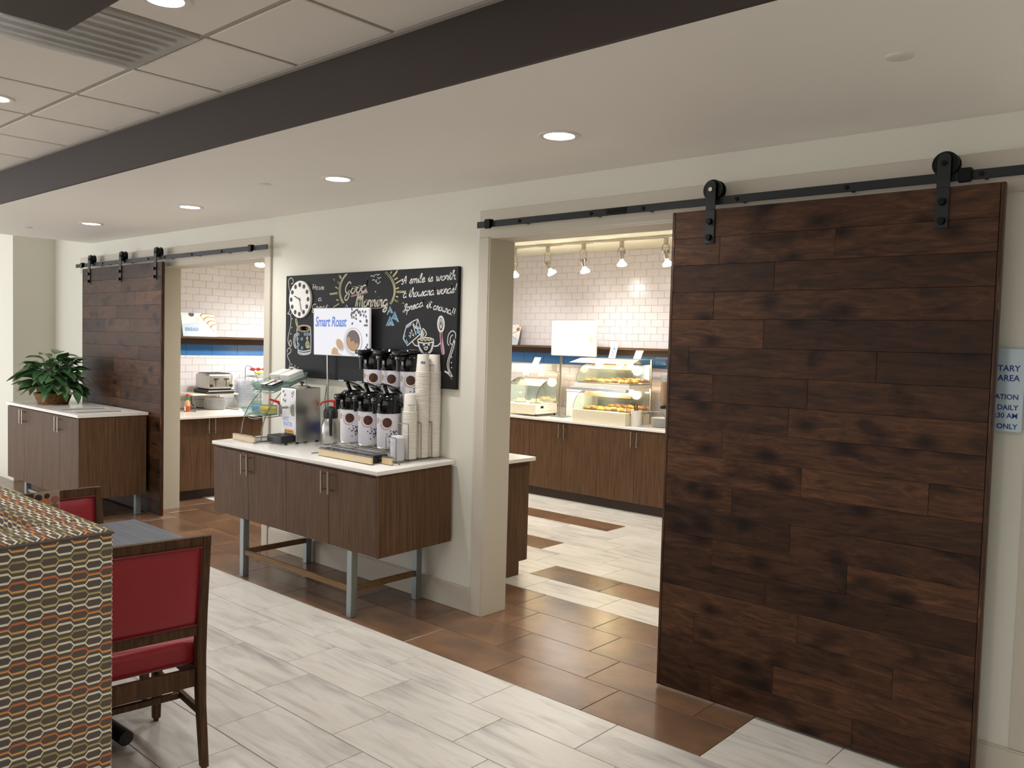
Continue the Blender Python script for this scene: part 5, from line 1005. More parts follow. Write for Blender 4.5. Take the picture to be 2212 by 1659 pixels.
# plant in a wicker basket
PX, PY, PZ = -8.90, 3.17, 0.9435
pl = thing('potted_plant', 'leafy green potted plant in a round wicker basket on the far cabinet', 'plant', (PX, PY, PZ))
def m_wicker():
    t = NT('wicker'); v = t.coords((1, 1, 1)); f = t.noise(t.coords((30, 30, 90)), 1.6, 4)
    t.base(t.ramp(f, [(0.3, lin((70, 46, 28))), (0.5, lin((140, 100, 58))), (0.7, lin((186, 146, 92)))])); t.set(0.7, spec=0.2); t.bump(f, 0.5, 0.006); return t.m
WICK = m_wicker()
bk = MB().lathe([(0.0, 0.006), (0.125, 0.006), (0.163, 0.10), (0.15, 0.10), (0.145, 0.085), (0.0, 0.085)], (PX, PY, PZ), 32).build('basket', WICK, pl, smooth=True)
for i in range(11):
    z = 0.004 + i * 0.0098; r = 0.128 + 0.036 * i / 10; pts = []
    for k in range(48):
        a = 2 * PI * k / 48; rr = r + 0.003 * math.cos(24 * a + (PI if i % 2 else 0)); pts.append((PX + rr * math.cos(a), PY + rr * math.sin(a), PZ + z))
    MB().tube(pts, 0.0058, 6, closed=True).build('weave_strand', WICK, bk, smooth=True)
def m_leaf(name, c1, c2):
    t = NT(name); k = t.rand(); f = t.noise(t.coords((1, 1, 1), offset_random=4), 14, 3)
    c = t.mix(k, lin(c1), lin(c2)); c = t.mix(t.math('MULTIPLY', f, 0.6), c, lin((58, 92, 62)))
    t.base(c); t.set(0.3, spec=0.5); return t.m
LEAF = m_leaf('leaf_green', (44, 84, 46), (104, 142, 90)); LEAFL = m_leaf('leaf_pale', (96, 136, 88), (126, 160, 108)); LEAFD = m_leaf('leaf_brown', (120, 84, 54), (140, 100, 62))
def leaf_mesh(name, mat, L, W, droop, fold):
    m = MB()
    def f(u, v):
        t = u; s = (v - 0.5) * 2; w = W / 2 * (math.sin(PI * min(1, t ** 0.75)) ** 0.8 if 0 < t < 1 else 0.0); w = max(w, 0.002)
        return (L * (t - 0.12 * droop * t * t), s * w, -droop * L * t * t * 0.55 + fold * abs(s) * w + 0.004 * math.sin(9 * t) * s)
    m.grid(f, 9, 4); o = m.build(name, mat, None, smooth=False); o.data.transform(Matrix.Translation(o.location)); me = o.data; me.shade_smooth(); bpy.data.objects.remove(o); return me
LM = [leaf_mesh('leaf', LEAF, 0.19, 0.118, d, fo) for d, fo in ((0.5, 0.35), (0.9, 0.25), (0.2, 0.4), (1.2, 0.2))] + [leaf_mesh('leaf', LEAFL, 0.18, 0.12, 0.7, 0.3), leaf_mesh('leaf', LEAFL, 0.21, 0.105, 1.1, 0.25)]
LB = leaf_mesh('leaf', LEAFD, 0.13, 0.07, 0.9, 0.7)
rl = random.Random(11); stems = MB(); top = Vector((PX, PY, PZ + 0.085))
def leaf(me, p, az, el, roll, sc):
    o = bpy.data.objects.new('leaf', me); col.objects.link(o); o.parent = pl; o.location = p - pl.location
    o.rotation_euler = (roll, -el, az); o.scale = (sc, sc, sc)
for i in range(130):
    az = rl.random() * 2 * PI; h = rl.random()
    el = 0.0 + 1.05 * h; rad = 0.06 + 0.155 * math.cos(max(el, 0)) * (0.55 + 0.45 * rl.random())
    p = top + Vector((math.cos(az) * rad, math.sin(az) * rad * 0.9, 0.06 + 0.30 * h * (0.72 + 0.28 * rl.random())))
    leaf(rl.choice(LM), p, az + rl.uniform(-0.7, 0.7), el * 0.6 - 0.12 + rl.uniform(-0.3, 0.3), rl.uniform(-0.5, 0.5), rl.uniform(0.75, 1.12))
    stems.tube([top + Vector((math.cos(az) * 0.03, math.sin(az) * 0.03, -0.01)), top.lerp(p, 0.5) + Vector((0, 0, 0.03)), p], 0.0022, 5)
for dx, dy, z, az, el in ((0.26, 0.10, 0.06, 0.3, -0.8), (0.29, 0.10, 0.045, 0.5, -0.9), (0.24, 0.12, 0.10, 0.6, -0.5), (0.20, 0.02, 0.06, 0.1, -0.7)):
    p = Vector((PX + dx, PY + dy, PZ + z + 0.08)); leaf(LM[1], p, az, el, 0.2, 0.62); stems.tube([top, top.lerp(p, 0.6) + Vector((0, 0, 0.05)), p], 0.002, 5)
leaf(LB, top + Vector((0.10, 0.02, 0.33)), 1.2, 0.5, 0.4, 1.0)
for az, z in ((2.3, 0.40), (1.0, 0.36), (3.2, 0.37), (2.6, 0.33), (4.0, 0.34)):
    leaf(LM[4], top + Vector((math.cos(az) * 0.08 - 0.04, math.sin(az) * 0.06, z)), az, 0.5, 0.2, 1.0); stems.tube([top, top + Vector((-0.03, 0, z))], 0.0022, 5)
stems.build('stems', plain('stem_green', (70, 104, 58), 0.5), pl)['kind'] = 'stuff'
MB().lathe([(0, 0.080), (0.143, 0.080), (0.142, 0.0835), (0, 0.09)], (PX, PY, PZ), 24).build('soil', plain('soil_dark', (48, 36, 26), 0.9, noise=0.3), pl)
# ================================================================== BREAKFAST ROOM
ZB, ZL = 0.857, 0.850
KICK = plain('toe_kick_dark', (56, 42, 32), 0.6)
# back run: cabinets of two doors each
def run_cabinet(label, xa, xb, group=None):
    t = thing('cabinet', label, 'cabinet', ((xa + xb) / 2, 7.3, 0))
    box('body', (xa + 0.001, 7.0385, 0.10), (xb - 0.001, YB - 0.001, ZB - 0.026), LAM, t)
    box('toe_kick', (xa + 0.001, 7.075, 0), (xb - 0.001, YB - 0.1, 0.0995), KICK, t)
    n = max(1, round((xb - xa) / 0.457)); w_ = (xb - xa) / n
    for i in range(n):
        a = xa + i * w_; d = box('door', (a + 0.0015, 7.02, 0.102), (a + w_ - 0.0015, 7.038, ZB - 0.03), LAM, t, 0.001, 1)
        bar_handle(d, a + w_ - 0.034 if i % 2 == 0 else a + 0.034, 7.02, 0.662, 0.813)
run_cabinet('walnut servery cabinet in the corner left of the food warmers', -6.90, -5.985)
run_cabinet('walnut two-door servery cabinet under the pale food warmer', -5.985, -5.068)
run_cabinet('walnut two-door servery cabinet under the two-tier food display', -5.068, -4.151)
run_cabinet('walnut servery cabinet hidden beyond the large sliding door', -4.151, -3.237)
tag(MB().box((-8.13, 7.0, ZB - 0.024), (-0.96, YB - 0.007, ZB), 0.002, 1).build('countertop', QUARTZ, None), 'long white quartz servery countertop under the food warmers', 'countertop')
struct(box('trim_6', (-8.13, YB - 0.018, ZB + 0.0005), (-0.96, YB - 0.0005, 0.943), QUARTZ))
struct(box('trim_7', (XL + 0.0005, 3.86, ZL + 0.0005), (XL + 0.018, 6.99, 0.943), QUARTZ))
# left run along the left wall
def side_cabinet(label, ya, yb):
    t = thing('cabinet', label, 'cabinet', (-8.3, (ya + yb) / 2, 0))
    box('body', (XL + 0.001, ya + 0.001, 0.10), (-7.9585, yb - 0.001, ZL - 0.026), LAM, t)
    box('toe_kick', (XL + 0.1, ya + 0.001, 0), (-8.035, yb - 0.001, 0.0995), KICK, t)
    for i, (a, b) in enumerate(((ya, (ya + yb) / 2), ((ya + yb) / 2, yb))):
        d = box('door', (-7.958, a + 0.0015, 0.102), (-7.94, b - 0.0015, ZL - 0.03), LAM, t, 0.001, 1)
        bar_handle(d, -7.94, b - 0.034 if i == 0 else a + 0.034, 0.664, 0.812, dirx=1)
side_cabinet('walnut two-door cabinet under the toaster in the far doorway', 3.865, 4.78)
side_cabinet('walnut two-door cabinet under the glass snack rack', 4.78, 5.69)
side_cabinet('walnut two-door cabinet in the left run beyond the snack rack', 5.69, 6.62)
tag(MB().box((XL + 0.0005, 3.86, ZL - 0.024), (-7.862, 6.995, ZL), 0.002, 1).build('countertop', QUARTZ, None), 'white quartz countertop under the toaster in the far doorway', 'countertop')
# counter on the near side of the partition: its end shows in the doorway
isl = thing('cabinet', 'walnut cabinet end behind the partition at the left of the near doorway', 'cabinet', (-4.8, 4.2, 0))
box('body', (-5.80, 3.862, 0.10), (-3.938, 4.575, 0.82), LAM, isl)
box('end_panel', (-3.9375, 3.862, 0.098), (-3.915, 4.598, 0.82), LAM, isl)
box('end_panel_foot', (-3.9375, 3.862, 0.0), (-3.915, 4.51, 0.0975), LAM, isl)
box('toe_kick', (-5.80, 3.87, 0), (-3.94, 4.52, 0.0995), KICK, isl)
for i in range(4):
    a = -5.80 + i * 0.465; box('door', (a + 0.0015, 4.5755, 0.102), (a + 0.4635, 4.5935, 0.815), LAM, isl, 0.001, 1)
tag(MB().box((-5.81, 3.861, 0.8205), (-3.877, 4.625, 0.847), 0.002, 1).build('countertop', QUARTZ, None), 'white quartz countertop end jutting past the left jamb of the near doorway', 'countertop')

# ---- track with adjustable bulbs
def track_head(t, x, y, z, drop, tilt, spin_):
    m = MB().box((x - 0.017, y - 0.017, z - 0.055), (x + 0.017, y + 0.017, z), 0.003, 1)
    h = m.build('head_block', STEEL, t)
    zb = z - 0.055 - drop; Rz = Matrix.Rotation(spin_, 3, 'Z')
    fr = [(-0.02, 0, z - 0.058), (-0.034, 0, z - 0.075), (-0.036, 0, zb + 0.02), (-0.036, 0, zb)]
    for s_ in (-1, 1):
        q = MB().tube([Vector((x, y, 0)) + Rz @ Vector((px * -s_, py, 0)) + Vector((0, 0, pz)) for px, py, pz in [(-0.002, 0, z - 0.056)] + fr], 0.005, 6); q.build('yoke_arm', STEEL, h)
    T = Matrix.Rotation(tilt[0], 3, 'Y') @ Matrix.Rotation(tilt[1], 3, 'X')
    so = MB().tube([(0, 0, 0.03), (0, 0, 0.0), (0, 0, -0.001), (0, 0, -0.05)], 0.02, 16, radii=[0.034, 0.034, 0.021, 0.021]); so.spin(T); so.move((x, y, zb)); so.build('socket', STEEL, h, smooth=True)
    b = MB().lathe([(0.017, -0.05), (0.020, -0.068), (0.045, -0.092)], (0, 0, 0), 20, cap=False); b.spin(T); b.move((x, y, zb)); b.build('bulb_neck', glass('bulb_glass', (240, 240, 236), 0.45, 0.1), h, smooth=True)
    e = MB().lathe([(0.045, -0.092), (0.049, -0.103), (0.044, -0.116), (0.0, -0.122)], (0, 0, 0), 20, cap=False); e.spin(T); e.move((x, y, zb)); e.build('bulb_face', emit('bulb_lit', (255, 250, 242), 14), h, smooth=True)
    q = [(x + 0.004, y, z - 0.056), (x + 0.03, y - 0.01, z - 0.09), (x + 0.055, y - 0.01, z - 0.10 - drop * 0.4), (x + 0.03, y, zb + 0.03)]
    MB().tube(q, 0.003, 6).build('lead', STEEL, h, smooth=True)
    return Vector((x, y, zb)) + T @ Vector((0, 0, -0.15)), T @ Vector((0, 0, -1))
tk = thing('track_light', 'brushed nickel ceiling track with bare bulbs seen through the near doorway', 'track light', (-5.0, 6.8, 2.68))
box('track', (-7.6, 6.782, 2.675), (-3.2, 6.818, 2.6995), STEEL, tk, 0.002, 1)
for x, d, ti, sp, pw in ((-6.08, .13, (0.3, .35), .3, 30), (-5.62, .13, (-.35, .4), .2, 30), (-5.155, .12, (-.05, .3), 1.1, 34), (-4.695, .07, (0.0, .15), .1, 16), (-4.20, .09, (-.2, .1), .1, 8), (-3.6, .1, (0, -.2), .2, 8)):
    p, dr = track_head(tk, x, 6.8, 2.675, d, ti, sp)
    spot_light('track_bulb_light', p, p + dr, 140, pw * 0.5, NEUTRAL, 0.045, 1.0)
tk2 = thing('track_light', 'short nickel ceiling track whose lit bulb peeks into the far doorway', 'track light', (-7.6, 5.2, 2.68))
box('track', (-7.618, 4.2, 2.675), (-7.582, 6.4, 2.6995), STEEL, tk2, 0.002, 1)
for y, pw in ((4.66, 50), (5.45, 120), (6.1, 40)):
    p, dr = track_head(tk2, -7.6, y, 2.675, .14, (.35, 0.1), 1.2)
    spot_light('track_bulb_light', p, p + dr, 140, pw * 0.5, NEUTRAL, 0.045, 1.0)

# ---- food displays
WARMB = emit('heat_bulb', (255, 214, 150), 16)
INWHITE = plain('tray_white', (244, 240, 232), 0.35)
def curve_glass(m, x0, x1, prof):
    m.mesh([(x0, y, z) for y, z in prof] + [(x1, y, z) for y, z in prof], [(i, i + 1, len(prof) + i + 1, len(prof) + i) for i in range(len(prof) - 1)])
def side_glass(m, x, prof): m.mesh([(x, y, z) for y, z in prof], [tuple(range(len(prof)))])
def qarc(y0, y1, z0, z1, n=8): return [(y1 - (y1 - y0) * math.cos(PI / 2 * i / n) ** 0.9 if i < n else y1, z0 + (z1 - z0) * math.sin(PI / 2 * i / n)) for i in range(n + 1)]
# low pale warmer
fw = thing('food_warmer', 'low pale countertop food warmer with curved clear hood, left of the lit sign', 'food warmer', (-6.1, 7.3, ZB))
MB().box((-6.46, 7.09, 0.875), (-5.99, 7.48, 0.984), 0.003, 1).build('base', STONEW, fw)
c = MB().box((-5.989, 7.10, 0.885), (-5.965, 7.46, 0.983), 0.002, 1).build('control_panel', INWHITE, fw)
MB().box((-5.9648, 7.17, 0.945), (-5.9640, 7.22, 0.97)).build('digital_readout', BLACKMAT, c)
m = MB()
for i in range(7): m.cyl((-5.9648, 7.14 + i * 0.045, 0.915), (-5.963, 7.14 + i * 0.045, 0.915), 0.004, n=8)
m.build('button_row', plain('button_grey', (120, 116, 110), 0.5), c)
for x in (-6.44, -5.99):
    for y in (7.12, 7.45): MB().cyl((x, y, ZB + 0.0005), (x, y, 0.8748), 0.012, n=10).build('foot', BLACKMAT, fw)
MB().box((-6.43, 7.472, 1.0), (-5.99, 7.476, 1.27)).build('mirror_back', plain('mirror_back', (190, 186, 180), 0.08, 1.0), fw)
MB().box((-6.45, 7.10, 0.9845), (-5.97, 7.47, 0.992)).build('warming_plate', INWHITE, fw)
p_ = qarc(7.10, 7.40, 1.00, 1.27)
m = MB(); curve_glass(m, -6.45, -5.975, p_); m.build('curved_glass', GLASS, fw, recalc=False)
for x in (-6.45, -5.975):
    m = MB(); side_glass(m, x, p_ + [(7.47, 1.27), (7.47, 1.00)]); m.build('side_glass', GLASS, fw, recalc=False)
    MB().tube([(x, y, z) for y, z in p_], 0.003, 6).build('glass_edge', BLACKMAT, fw)
    MB().tube([(x, 7.475, 0.99), (x, 7.475, 1.345)], 0.007, 8).build('post', STEEL, fw)
cn = MB().box((-6.46, 7.14, 1.335), (-5.965, 7.49, 1.36), 0.002, 1).box((-6.44, 7.20, 1.3605), (-5.985, 7.47, 1.43), 0.01, 2).build('lamp_canopy', INWHITE, fw)
for x in (-6.33, -6.1): MB().lathe([(0, 0), (0.03, 0.004), (0.034, 0.03), (0.0, 0.034)], (x, 7.33, 1.298), 16).build('heat_lamp', WARMB, fw, smooth=True)
point_light('warmer_light', (-6.2, 7.30, 1.22), 2.6, (1.0, 0.78, 0.5), 0.05)
for i, (x, y) in enumerate(((-6.33, 7.25), (-6.12, 7.26))):
    t = thing('serving_plate', ('left' if i == 0 else 'right') + ' white plate with pale rolls inside the low food warmer', 'plate', (x, y, 0.9925), 'plates in the low warmer')
    MB().lathe([(0, 0), (0.06, 0), (0.085, 0.016), (0.087, 0.02), (0.06, 0.006), (0, 0.005)], (x, y, 0.9925), 24).build('dish', INWHITE, t, smooth=True)
    for k in range(4):
        a = k * 1.57; MB().lathe([(0, 0), (0.03, 0.004), (0.034, 0.018), (0.02, 0.036), (0, 0.04)], (x + 0.035 * math.cos(a), y + 0.035 * math.sin(a), 0.999), 14).build('roll', plain('bread_pale', (232, 204, 154), 0.7, noise=0.12), t, smooth=True)
# two-tier display
f2 = thing('food_warmer', 'two-tier glass food display with golden pastries under heat lamps', 'food warmer', (-5.08, 7.28, ZB))
FX0, FX1 = -5.42, -4.745
MB().box((FX0, 7.04, ZB + 0.0005), (FX1, 7.11, 0.985), 0.004, 2).box((FX0, 7.1105, ZB + 0.0005), (FX1, 7.48, 0.965)).build('base', STONEW, f2)
MB().box((FX0, 7.111, 0.9655), (FX1, 7.48, 0.985)).build('lower_tray', INOX, f2)
MB().box((FX0 - 0.01, 7.07, 1.225), (FX1 + 0.01, 7.48, 1.262), 0.003, 1).build('mid_shelf', INWHITE, f2)
MB().box((FX0 + 0.01, 7.10, 1.2625), (FX1 - 0.01, 7.47, 1.278)).build('upper_tray', INOX, f2)
MB().box((FX0 - 0.03, 7.02, 1.192), (FX1 + 0.01, 7.075, 1.224), 0.004, 2).build('shelf_lip', plain('lip_silver', (196, 200, 206), 0.25, 0.7), f2)
pl_ = qarc(7.05, 7.32, 0.99, 1.19); pu_ = qarc(7.09, 7.38, 1.28, 1.475)
m = MB(); curve_glass(m, FX0, FX1, pl_); curve_glass(m, FX0, FX1, pu_); m.build('curved_glass', GLASS, f2, recalc=False)
for x in (FX0, FX1):
    m = MB(); side_glass(m, x, pl_ + [(7.47, 1.19), (7.47, 0.99)]); side_glass(m, x, pu_ + [(7.47, 1.475), (7.47, 1.28)]); m.build('side_glass', GLASS, f2, recalc=False)
    MB().tube([(x, y, z) for y, z in pl_], 0.0025, 6).build('glass_edge', plain('glass_edge_green', (90, 110, 104), 0.2), f2)
    MB().tube([(x, y, z) for y, z in pu_], 0.0025, 6).build('glass_edge', plain('glass_edge_green', (90, 110, 104), 0.2), f2)
MIR = plain('mirror_back', (190, 186, 180), 0.08, 1.0)
for z0, z1 in ((0.99, 1.19), (1.285, 1.47)): MB().box((FX0 + 0.012, 7.474, z0), (FX1 - 0.012, 7.478, z1)).build('mirror_back', MIR, f2)
for x in (FX0 + 0.01, FX1 - 0.005): MB().box((x - 0.008, 7.482, ZB + 0.0005), (x + 0.008, 7.50, 1.53)).build('post', STEEL, f2)
MB().mesh([(FX0 - 0.03, 7.0, 1.478), (FX1 + 0.08, 7.0, 1.478), (FX1 + 0.06, 7.16, 1.525), (FX1 + 0.06, 7.5, 1.532), (FX0 + 0.03, 7.5, 1.532), (FX0, 7.16, 1.525)], [(0, 1, 2, 5), (5, 2, 3, 4)]).build('canopy_glass', glass('frosted_canopy', (246, 236, 216), 0.55, 0.2), f2, recalc=False)
for x, y, z in ((-5.26, 7.28, 1.43), (-4.87, 7.28, 1.43), (-5.26, 7.3, 1.165), (-4.87, 7.3, 1.165)):
    MB().lathe([(0, 0), (0.034, 0.004), (0.042, 0.03), (0.02, 0.05), (0, 0.052)], (x, y, z), 16).build('heat_lamp', WARMB, f2, smooth=True)
point_light('display_light', (-5.06, 7.25, 1.40), 3.6, (1.0, 0.76, 0.46), 0.05)
point_light('display_light', (-5.06, 7.25, 1.14), 2.6, (1.0, 0.76, 0.46), 0.05)
PASTRY = [plain('pastry_golden', (226, 158, 56), 0.5, noise=0.25, scale=40), plain('pastry_yellow', (240, 196, 84), 0.5, noise=0.2, scale=40), plain('pastry_brown', (176, 104, 46), 0.5, noise=0.25, scale=40)]
pm = []
for k in range(3):
    o = MB().lathe([(0, 0), (0.034, 0.002), (0.04, 0.014), (0.03, 0.028), (0, 0.034)], (0, 0, 0), 14).build('pastry', PASTRY[k], None, smooth=True); o.data.transform(Matrix.Translation(o.location)); pm.append(o.data); bpy.data.objects.remove(o)
for tier, z in (('lower', 0.9855), ('upper', 1.2785)):
    for j in range(2):
        for i in range(7):
            k = (i * 2 + j) % 3
            o = bpy.data.objects.new('pastry', pm[k]); col.objects.link(o); o.location = (FX0 + 0.07 + i * 0.088, 7.20 + j * 0.11, z); o.scale = (1.0, 1.15, 1.0)
            tag(o, 'golden baked pastry on the %s tray of the two-tier display' % tier, 'pastry', 'pastries on the %s tray' % tier)
# small tent cards
def tent(label, x, y, z, w_, h, art=None):
    t = thing('tent_card', label, 'sign', (x, y, z))
    MB().mesh([(x - w_ / 2, y, z), (x + w_ / 2, y, z), (x + w_ / 2 + 0.015, y + 0.03, z + h), (x - w_ / 2 + 0.015, y + 0.03, z + h), (x - w_ / 2, y + 0.003, z), (x + w_ / 2, y + 0.003, z), (x + w_ / 2 + 0.015, y + 0.033, z + h), (x - w_ / 2 + 0.015, y + 0.033, z + h)],
              [(0, 1, 2, 3), (7, 6, 5, 4), (0, 4, 5, 1), (1, 5, 6, 2), (2, 6, 7, 3), (3, 7, 4, 0)]).build('card', PAPER, t)
    MB().box((x - w_ / 2, y + 0.004, z), (x + w_ / 2, y + 0.06, z + 0.003)).build('card_foot', ACRYLIC, t)
    if art: art(t, lambda u, v: (x - w_ / 2 + u * w_ + 0.015 * v, y - 0.0006 + 0.03 * v, z + v * h))
    return t
def art_chair(t, f):
    m = MB().mat(INKBLUE)
    m.flat(ellipse(0.5, 0.84, 0.07, 0.045, 12), f); m.ribbon([(0.5, 0.79), (0.5, 0.62), (0.72, 0.62), (0.82, 0.48)], 0.07, f); m.ribbon([(0.5, 0.70), (0.68, 0.70)], 0.05, f)
    m.ribbon([(0.45, 0.69), (0.30, 0.60), (0.28, 0.48), (0.42, 0.40), (0.60, 0.42), (0.68, 0.50)], 0.07, f)
    for v in (0.26, 0.15): m.ribbon([(0.25, v), (0.75, v)], 0.045, f)
    m.build('wheelchair_symbol', None, t, recalc=False)
tent('white card with blue wheelchair symbol on top of the two-tier food display', -5.085, 7.25, 1.5335, 0.085, 0.15, art_chair)
tent('blank white card on top of the two-tier food display at its right end', -4.775, 7.25, 1.5335, 0.09, 0.087)
tent('small white card on top of the low pale food warmer', -6.13, 7.25, 1.431, 0.095, 0.078)
# lit sign on a pole
ls = thing('display_sign', 'glowing white box sign on a thin pole between the food warmers', 'sign', (-5.64, 7.32, ZB))
MB().box((-5.94, 7.29, 1.537), (-5.345, 7.35, 1.922), 0.012, 3).build('box', plain('sign_box_white', (240, 240, 240), 0.3), ls, smooth=True)
fl = lambda x, z: (-5.94 + x, 7.2893, 1.537 + z)
MB().mat(emit('sign_glow', (255, 252, 246), 3.2)).flat([(0.012, 0.012), (0.583, 0.012), (0.583, 0.373), (0.012, 0.373)], fl).build('lit_face', None, ls, recalc=False)
fl2 = lambda x, z: (-5.94 + x, 7.2888, 1.537 + z)
m = MB().mat(emit('sign_yellow', (250, 206, 110), 1.2)).flat(ellipse(0.555, 0.18, 0.027, 0.04, 16), fl2).mat(emit('sign_peach', (238, 186, 140), 1.0)).flat(ellipse(0.53, 0.04, 0.034, 0.034, 16), fl2)
m.mat(emit('sign_blue', (150, 200, 235), 1.0)).ribbon([(0.035, 0.25), (0.035, 0.29), (0.048, 0.29)], 0.006, fl2).ribbon([(0.50, 0.25), (0.512, 0.27), (0.50, 0.29)], 0.007, fl2)
m.build('face_print', None, ls, recalc=False)
MB().cyl((-5.83, 7.33, ZB + 0.008), (-5.83, 7.33, 1.54), 0.008, n=10).cyl((-5.812, 7.33, ZB + 0.008), (-5.812, 7.33, 1.54), 0.004, n=8).build('pole', STEEL, ls)
box('foot_plate', (-5.90, 7.26, ZB + 0.0005), (-5.73, 7.42, ZB + 0.0075), LEGGREY, ls)
# white box canister
wc = thing('container', 'plain white square container between the lit sign pole and the two-tier display', 'container', (-5.70, 7.52, ZB))
MB().box((-5.82, 7.44, ZB + 0.0005), (-5.57, 7.60, 1.14), 0.012, 3).build('body', WHITEPL, wc, smooth=True)
MB().box((-5.825, 7.435, 1.1405), (-5.565, 7.605, 1.16), 0.008, 2).build('lid', WHITEPL, wc, smooth=True)
# tongs crock
tg = thing('utensil_crock', 'white crock with two brown tongs right of the two-tier display', 'crock', (-4.70, 7.16, ZB))
MB().lathe([(0, 0), (0.05, 0), (0.053, 0.01), (0.053, 0.16), (0.047, 0.16), (0.046, 0.01), (0, 0.01)], (-4.70, 7.16, ZB + 0.0005), 24).build('crock', INWHITE, tg, smooth=True)
for dx, a in ((-0.012, -0.1), (0.012, 0.12)): MB().box((-4.705 + dx, 7.15, ZB + 0.03), (-4.69 + dx, 7.17, ZB + 0.235), 0.004, 1, rot=Matrix.Rotation(-0.15 + a * 0.3, 3, 'Y')).build('tongs_handle', plain('tongs_brown', (112, 84, 60), 0.5), tg)
# plate stack with wire holder
ph = thing('plate_holder', 'wire arch plate holder with white plates beside the large door edge', 'plate holder', (-4.52, 7.26, ZB))
MB().tube([(-4.62, 7.16, ZB + 0.003), (-4.62, 7.16, ZB + 0.10), (-4.585, 7.18, ZB + 0.155), (-4.46, 7.24, ZB + 0.16), (-4.42, 7.26, ZB + 0.10), (-4.42, 7.26, ZB + 0.003)], 0.004, 8).tube([(-4.62, 7.16, ZB + 0.003), (-4.42, 7.26, ZB + 0.003)], 0.004, 8).build('wire_arch', CHROME, ph)
for i in range(8):
    o = MB().lathe([(0, 0), (0.06, 0), (0.095, 0.012), (0.096, 0.015), (0.06, 0.004), (0, 0.004)], (-4.50, 7.30, ZB + 0.001 + i * 0.011), 24).build('plate', WHITEPL, None, smooth=True); tag(o, 'white plate stacked in the wire plate holder by the large door', 'plate', 'plates in the wire holder')
# cereal dispenser
cd = thing('cereal_dispenser', 'clear dispenser of brown cereal against the large door edge', 'dispenser', (-4.56, 7.52, ZB))
MB().lathe([(0, 0), (0.09, 0), (0.09, 0.015), (0, 0.015)], (-4.56, 7.52, ZB + 0.0005), 24).tube([(-4.56, 7.58, ZB + 0.015), (-4.56, 7.58, ZB + 0.3)], 0.01, 8).build('stand', STEEL, cd)
MB().lathe([(0.02, 0.16), (0.05, 0.20), (0.075, 0.26), (0.075, 0.50), (0.08, 0.51), (0, 0.52)], (-4.56, 7.52, ZB), 24).build('hopper', ACRYLIC, cd, smooth=True)
MB().lathe([(0, 0.17), (0.045, 0.205), (0.07, 0.265), (0.07, 0.44), (0, 0.455)], (-4.56, 7.52, ZB), 20).build('cereal', plain('cereal_brown', (150, 96, 54), 0.8, noise=0.5, scale=120, bump=0.6), cd)['kind'] = 'stuff'
MB().cyl((-4.56, 7.50, ZB + 0.19), (-4.56, 7.41, ZB + 0.19), 0.018, n=12).build('knob', BLACKMAT, cd)
# leaning picture card on the back shelf
pc = thing('picture_card', 'leaning food picture card on the wall shelf at the left jamb of the near doorway', 'poster', (-6.74, 7.54, 1.6415))
lean = lambda x0, y0, w_, h, k: (lambda u, v: (x0 + u * w_, y0 + 0.07 * v - k, 1.642 + v * h))
f0 = lean(-6.88, 7.50, 0.25, 0.24, 0.0)
MB().prism([(0, 0), (1, 0), (1, 1), (0, 1)], lambda u, v, d: tuple(Vector(f0(u, v)) + Vector((0, d, 0))), 0, 0.006).build('board', PAPER, pc)
f1 = lean(-6.88, 7.50, 0.25, 0.24, 0.0008)
MB().mat(plain('poster_shadow', (196, 208, 220), 0.6)).flat([(0, 0), (1, 0), (1, 0.3), (0.6, 0.42), (0, 0.6)], f1).mat(plain('poster_egg', (176, 110, 70), 0.6)).flat(ellipse(0.85, 0.78, 0.1, 0.09, 18), f1).flat(ellipse(0.93, 0.94, 0.05, 0.05, 14), f1).mat(plain('poster_whisk', (120, 130, 140), 0.6)).ribbon([(0.5, 0.55), (0.8, 0.66), (1.0, 0.75)], 0.03, f1).ribbon([(0.62, 0.45), (0.75, 0.3), (0.9, 0.4), (0.8, 0.5)], 0.025, f1).build('picture', None, pc, recalc=False)

# ---- far doorway: BREAD card on the shelf of the left wall
bc = thing('picture_card', 'leaning BREAD picture card on the wall shelf in the far doorway', 'poster', (-8.62, 4.5, 1.6415))
BY0, BW_, BH_ = 4.355, 0.385, 0.252
bfn = lambda k: (lambda u, v: (-8.60 - 0.06 * v + k, BY0 + u * BW_, 1.642 + v * BH_))
MB().prism([(0, 0), (1, 0), (1, 1), (0, 1)], lambda u, v, d: tuple(Vector(bfn(0)(u, v)) + Vector((-d, 0, 0))), 0, 0.006).build('board', plain('card_pale_blue', (226, 236, 244), 0.5), bc)
CR = plain('print_crumb', (244, 234, 214), 0.6); CRU = plain('print_crust', (184, 132, 76), 0.6)
m = MB().mat(plain('print_grey_blue', (202, 216, 230), 0.6)).flat([(0, 0), (1, 0), (1, 0.2), (0.8, 0.3), (0.45, 0.62), (0, 0.5)], bfn(0.0006))
m.mat(PAPER).flat(ellipse(0.30, 0.93, 0.11, 0.13, 20)[:20], lambda u, v: bfn(0.0008)(u, min(v, 1))).mat(plain('print_jam', (84, 70, 76), 0.5)).flat(ellipse(0.30, 0.94, 0.085, 0.10, 20), lambda u, v: bfn(0.001)(u, min(v, 0.995)))
m.mat(plain('print_butter', (232, 230, 200), 0.6)).flat(ellipse(0.47, 0.73, 0.075, 0.10, 20), bfn(0.0009))
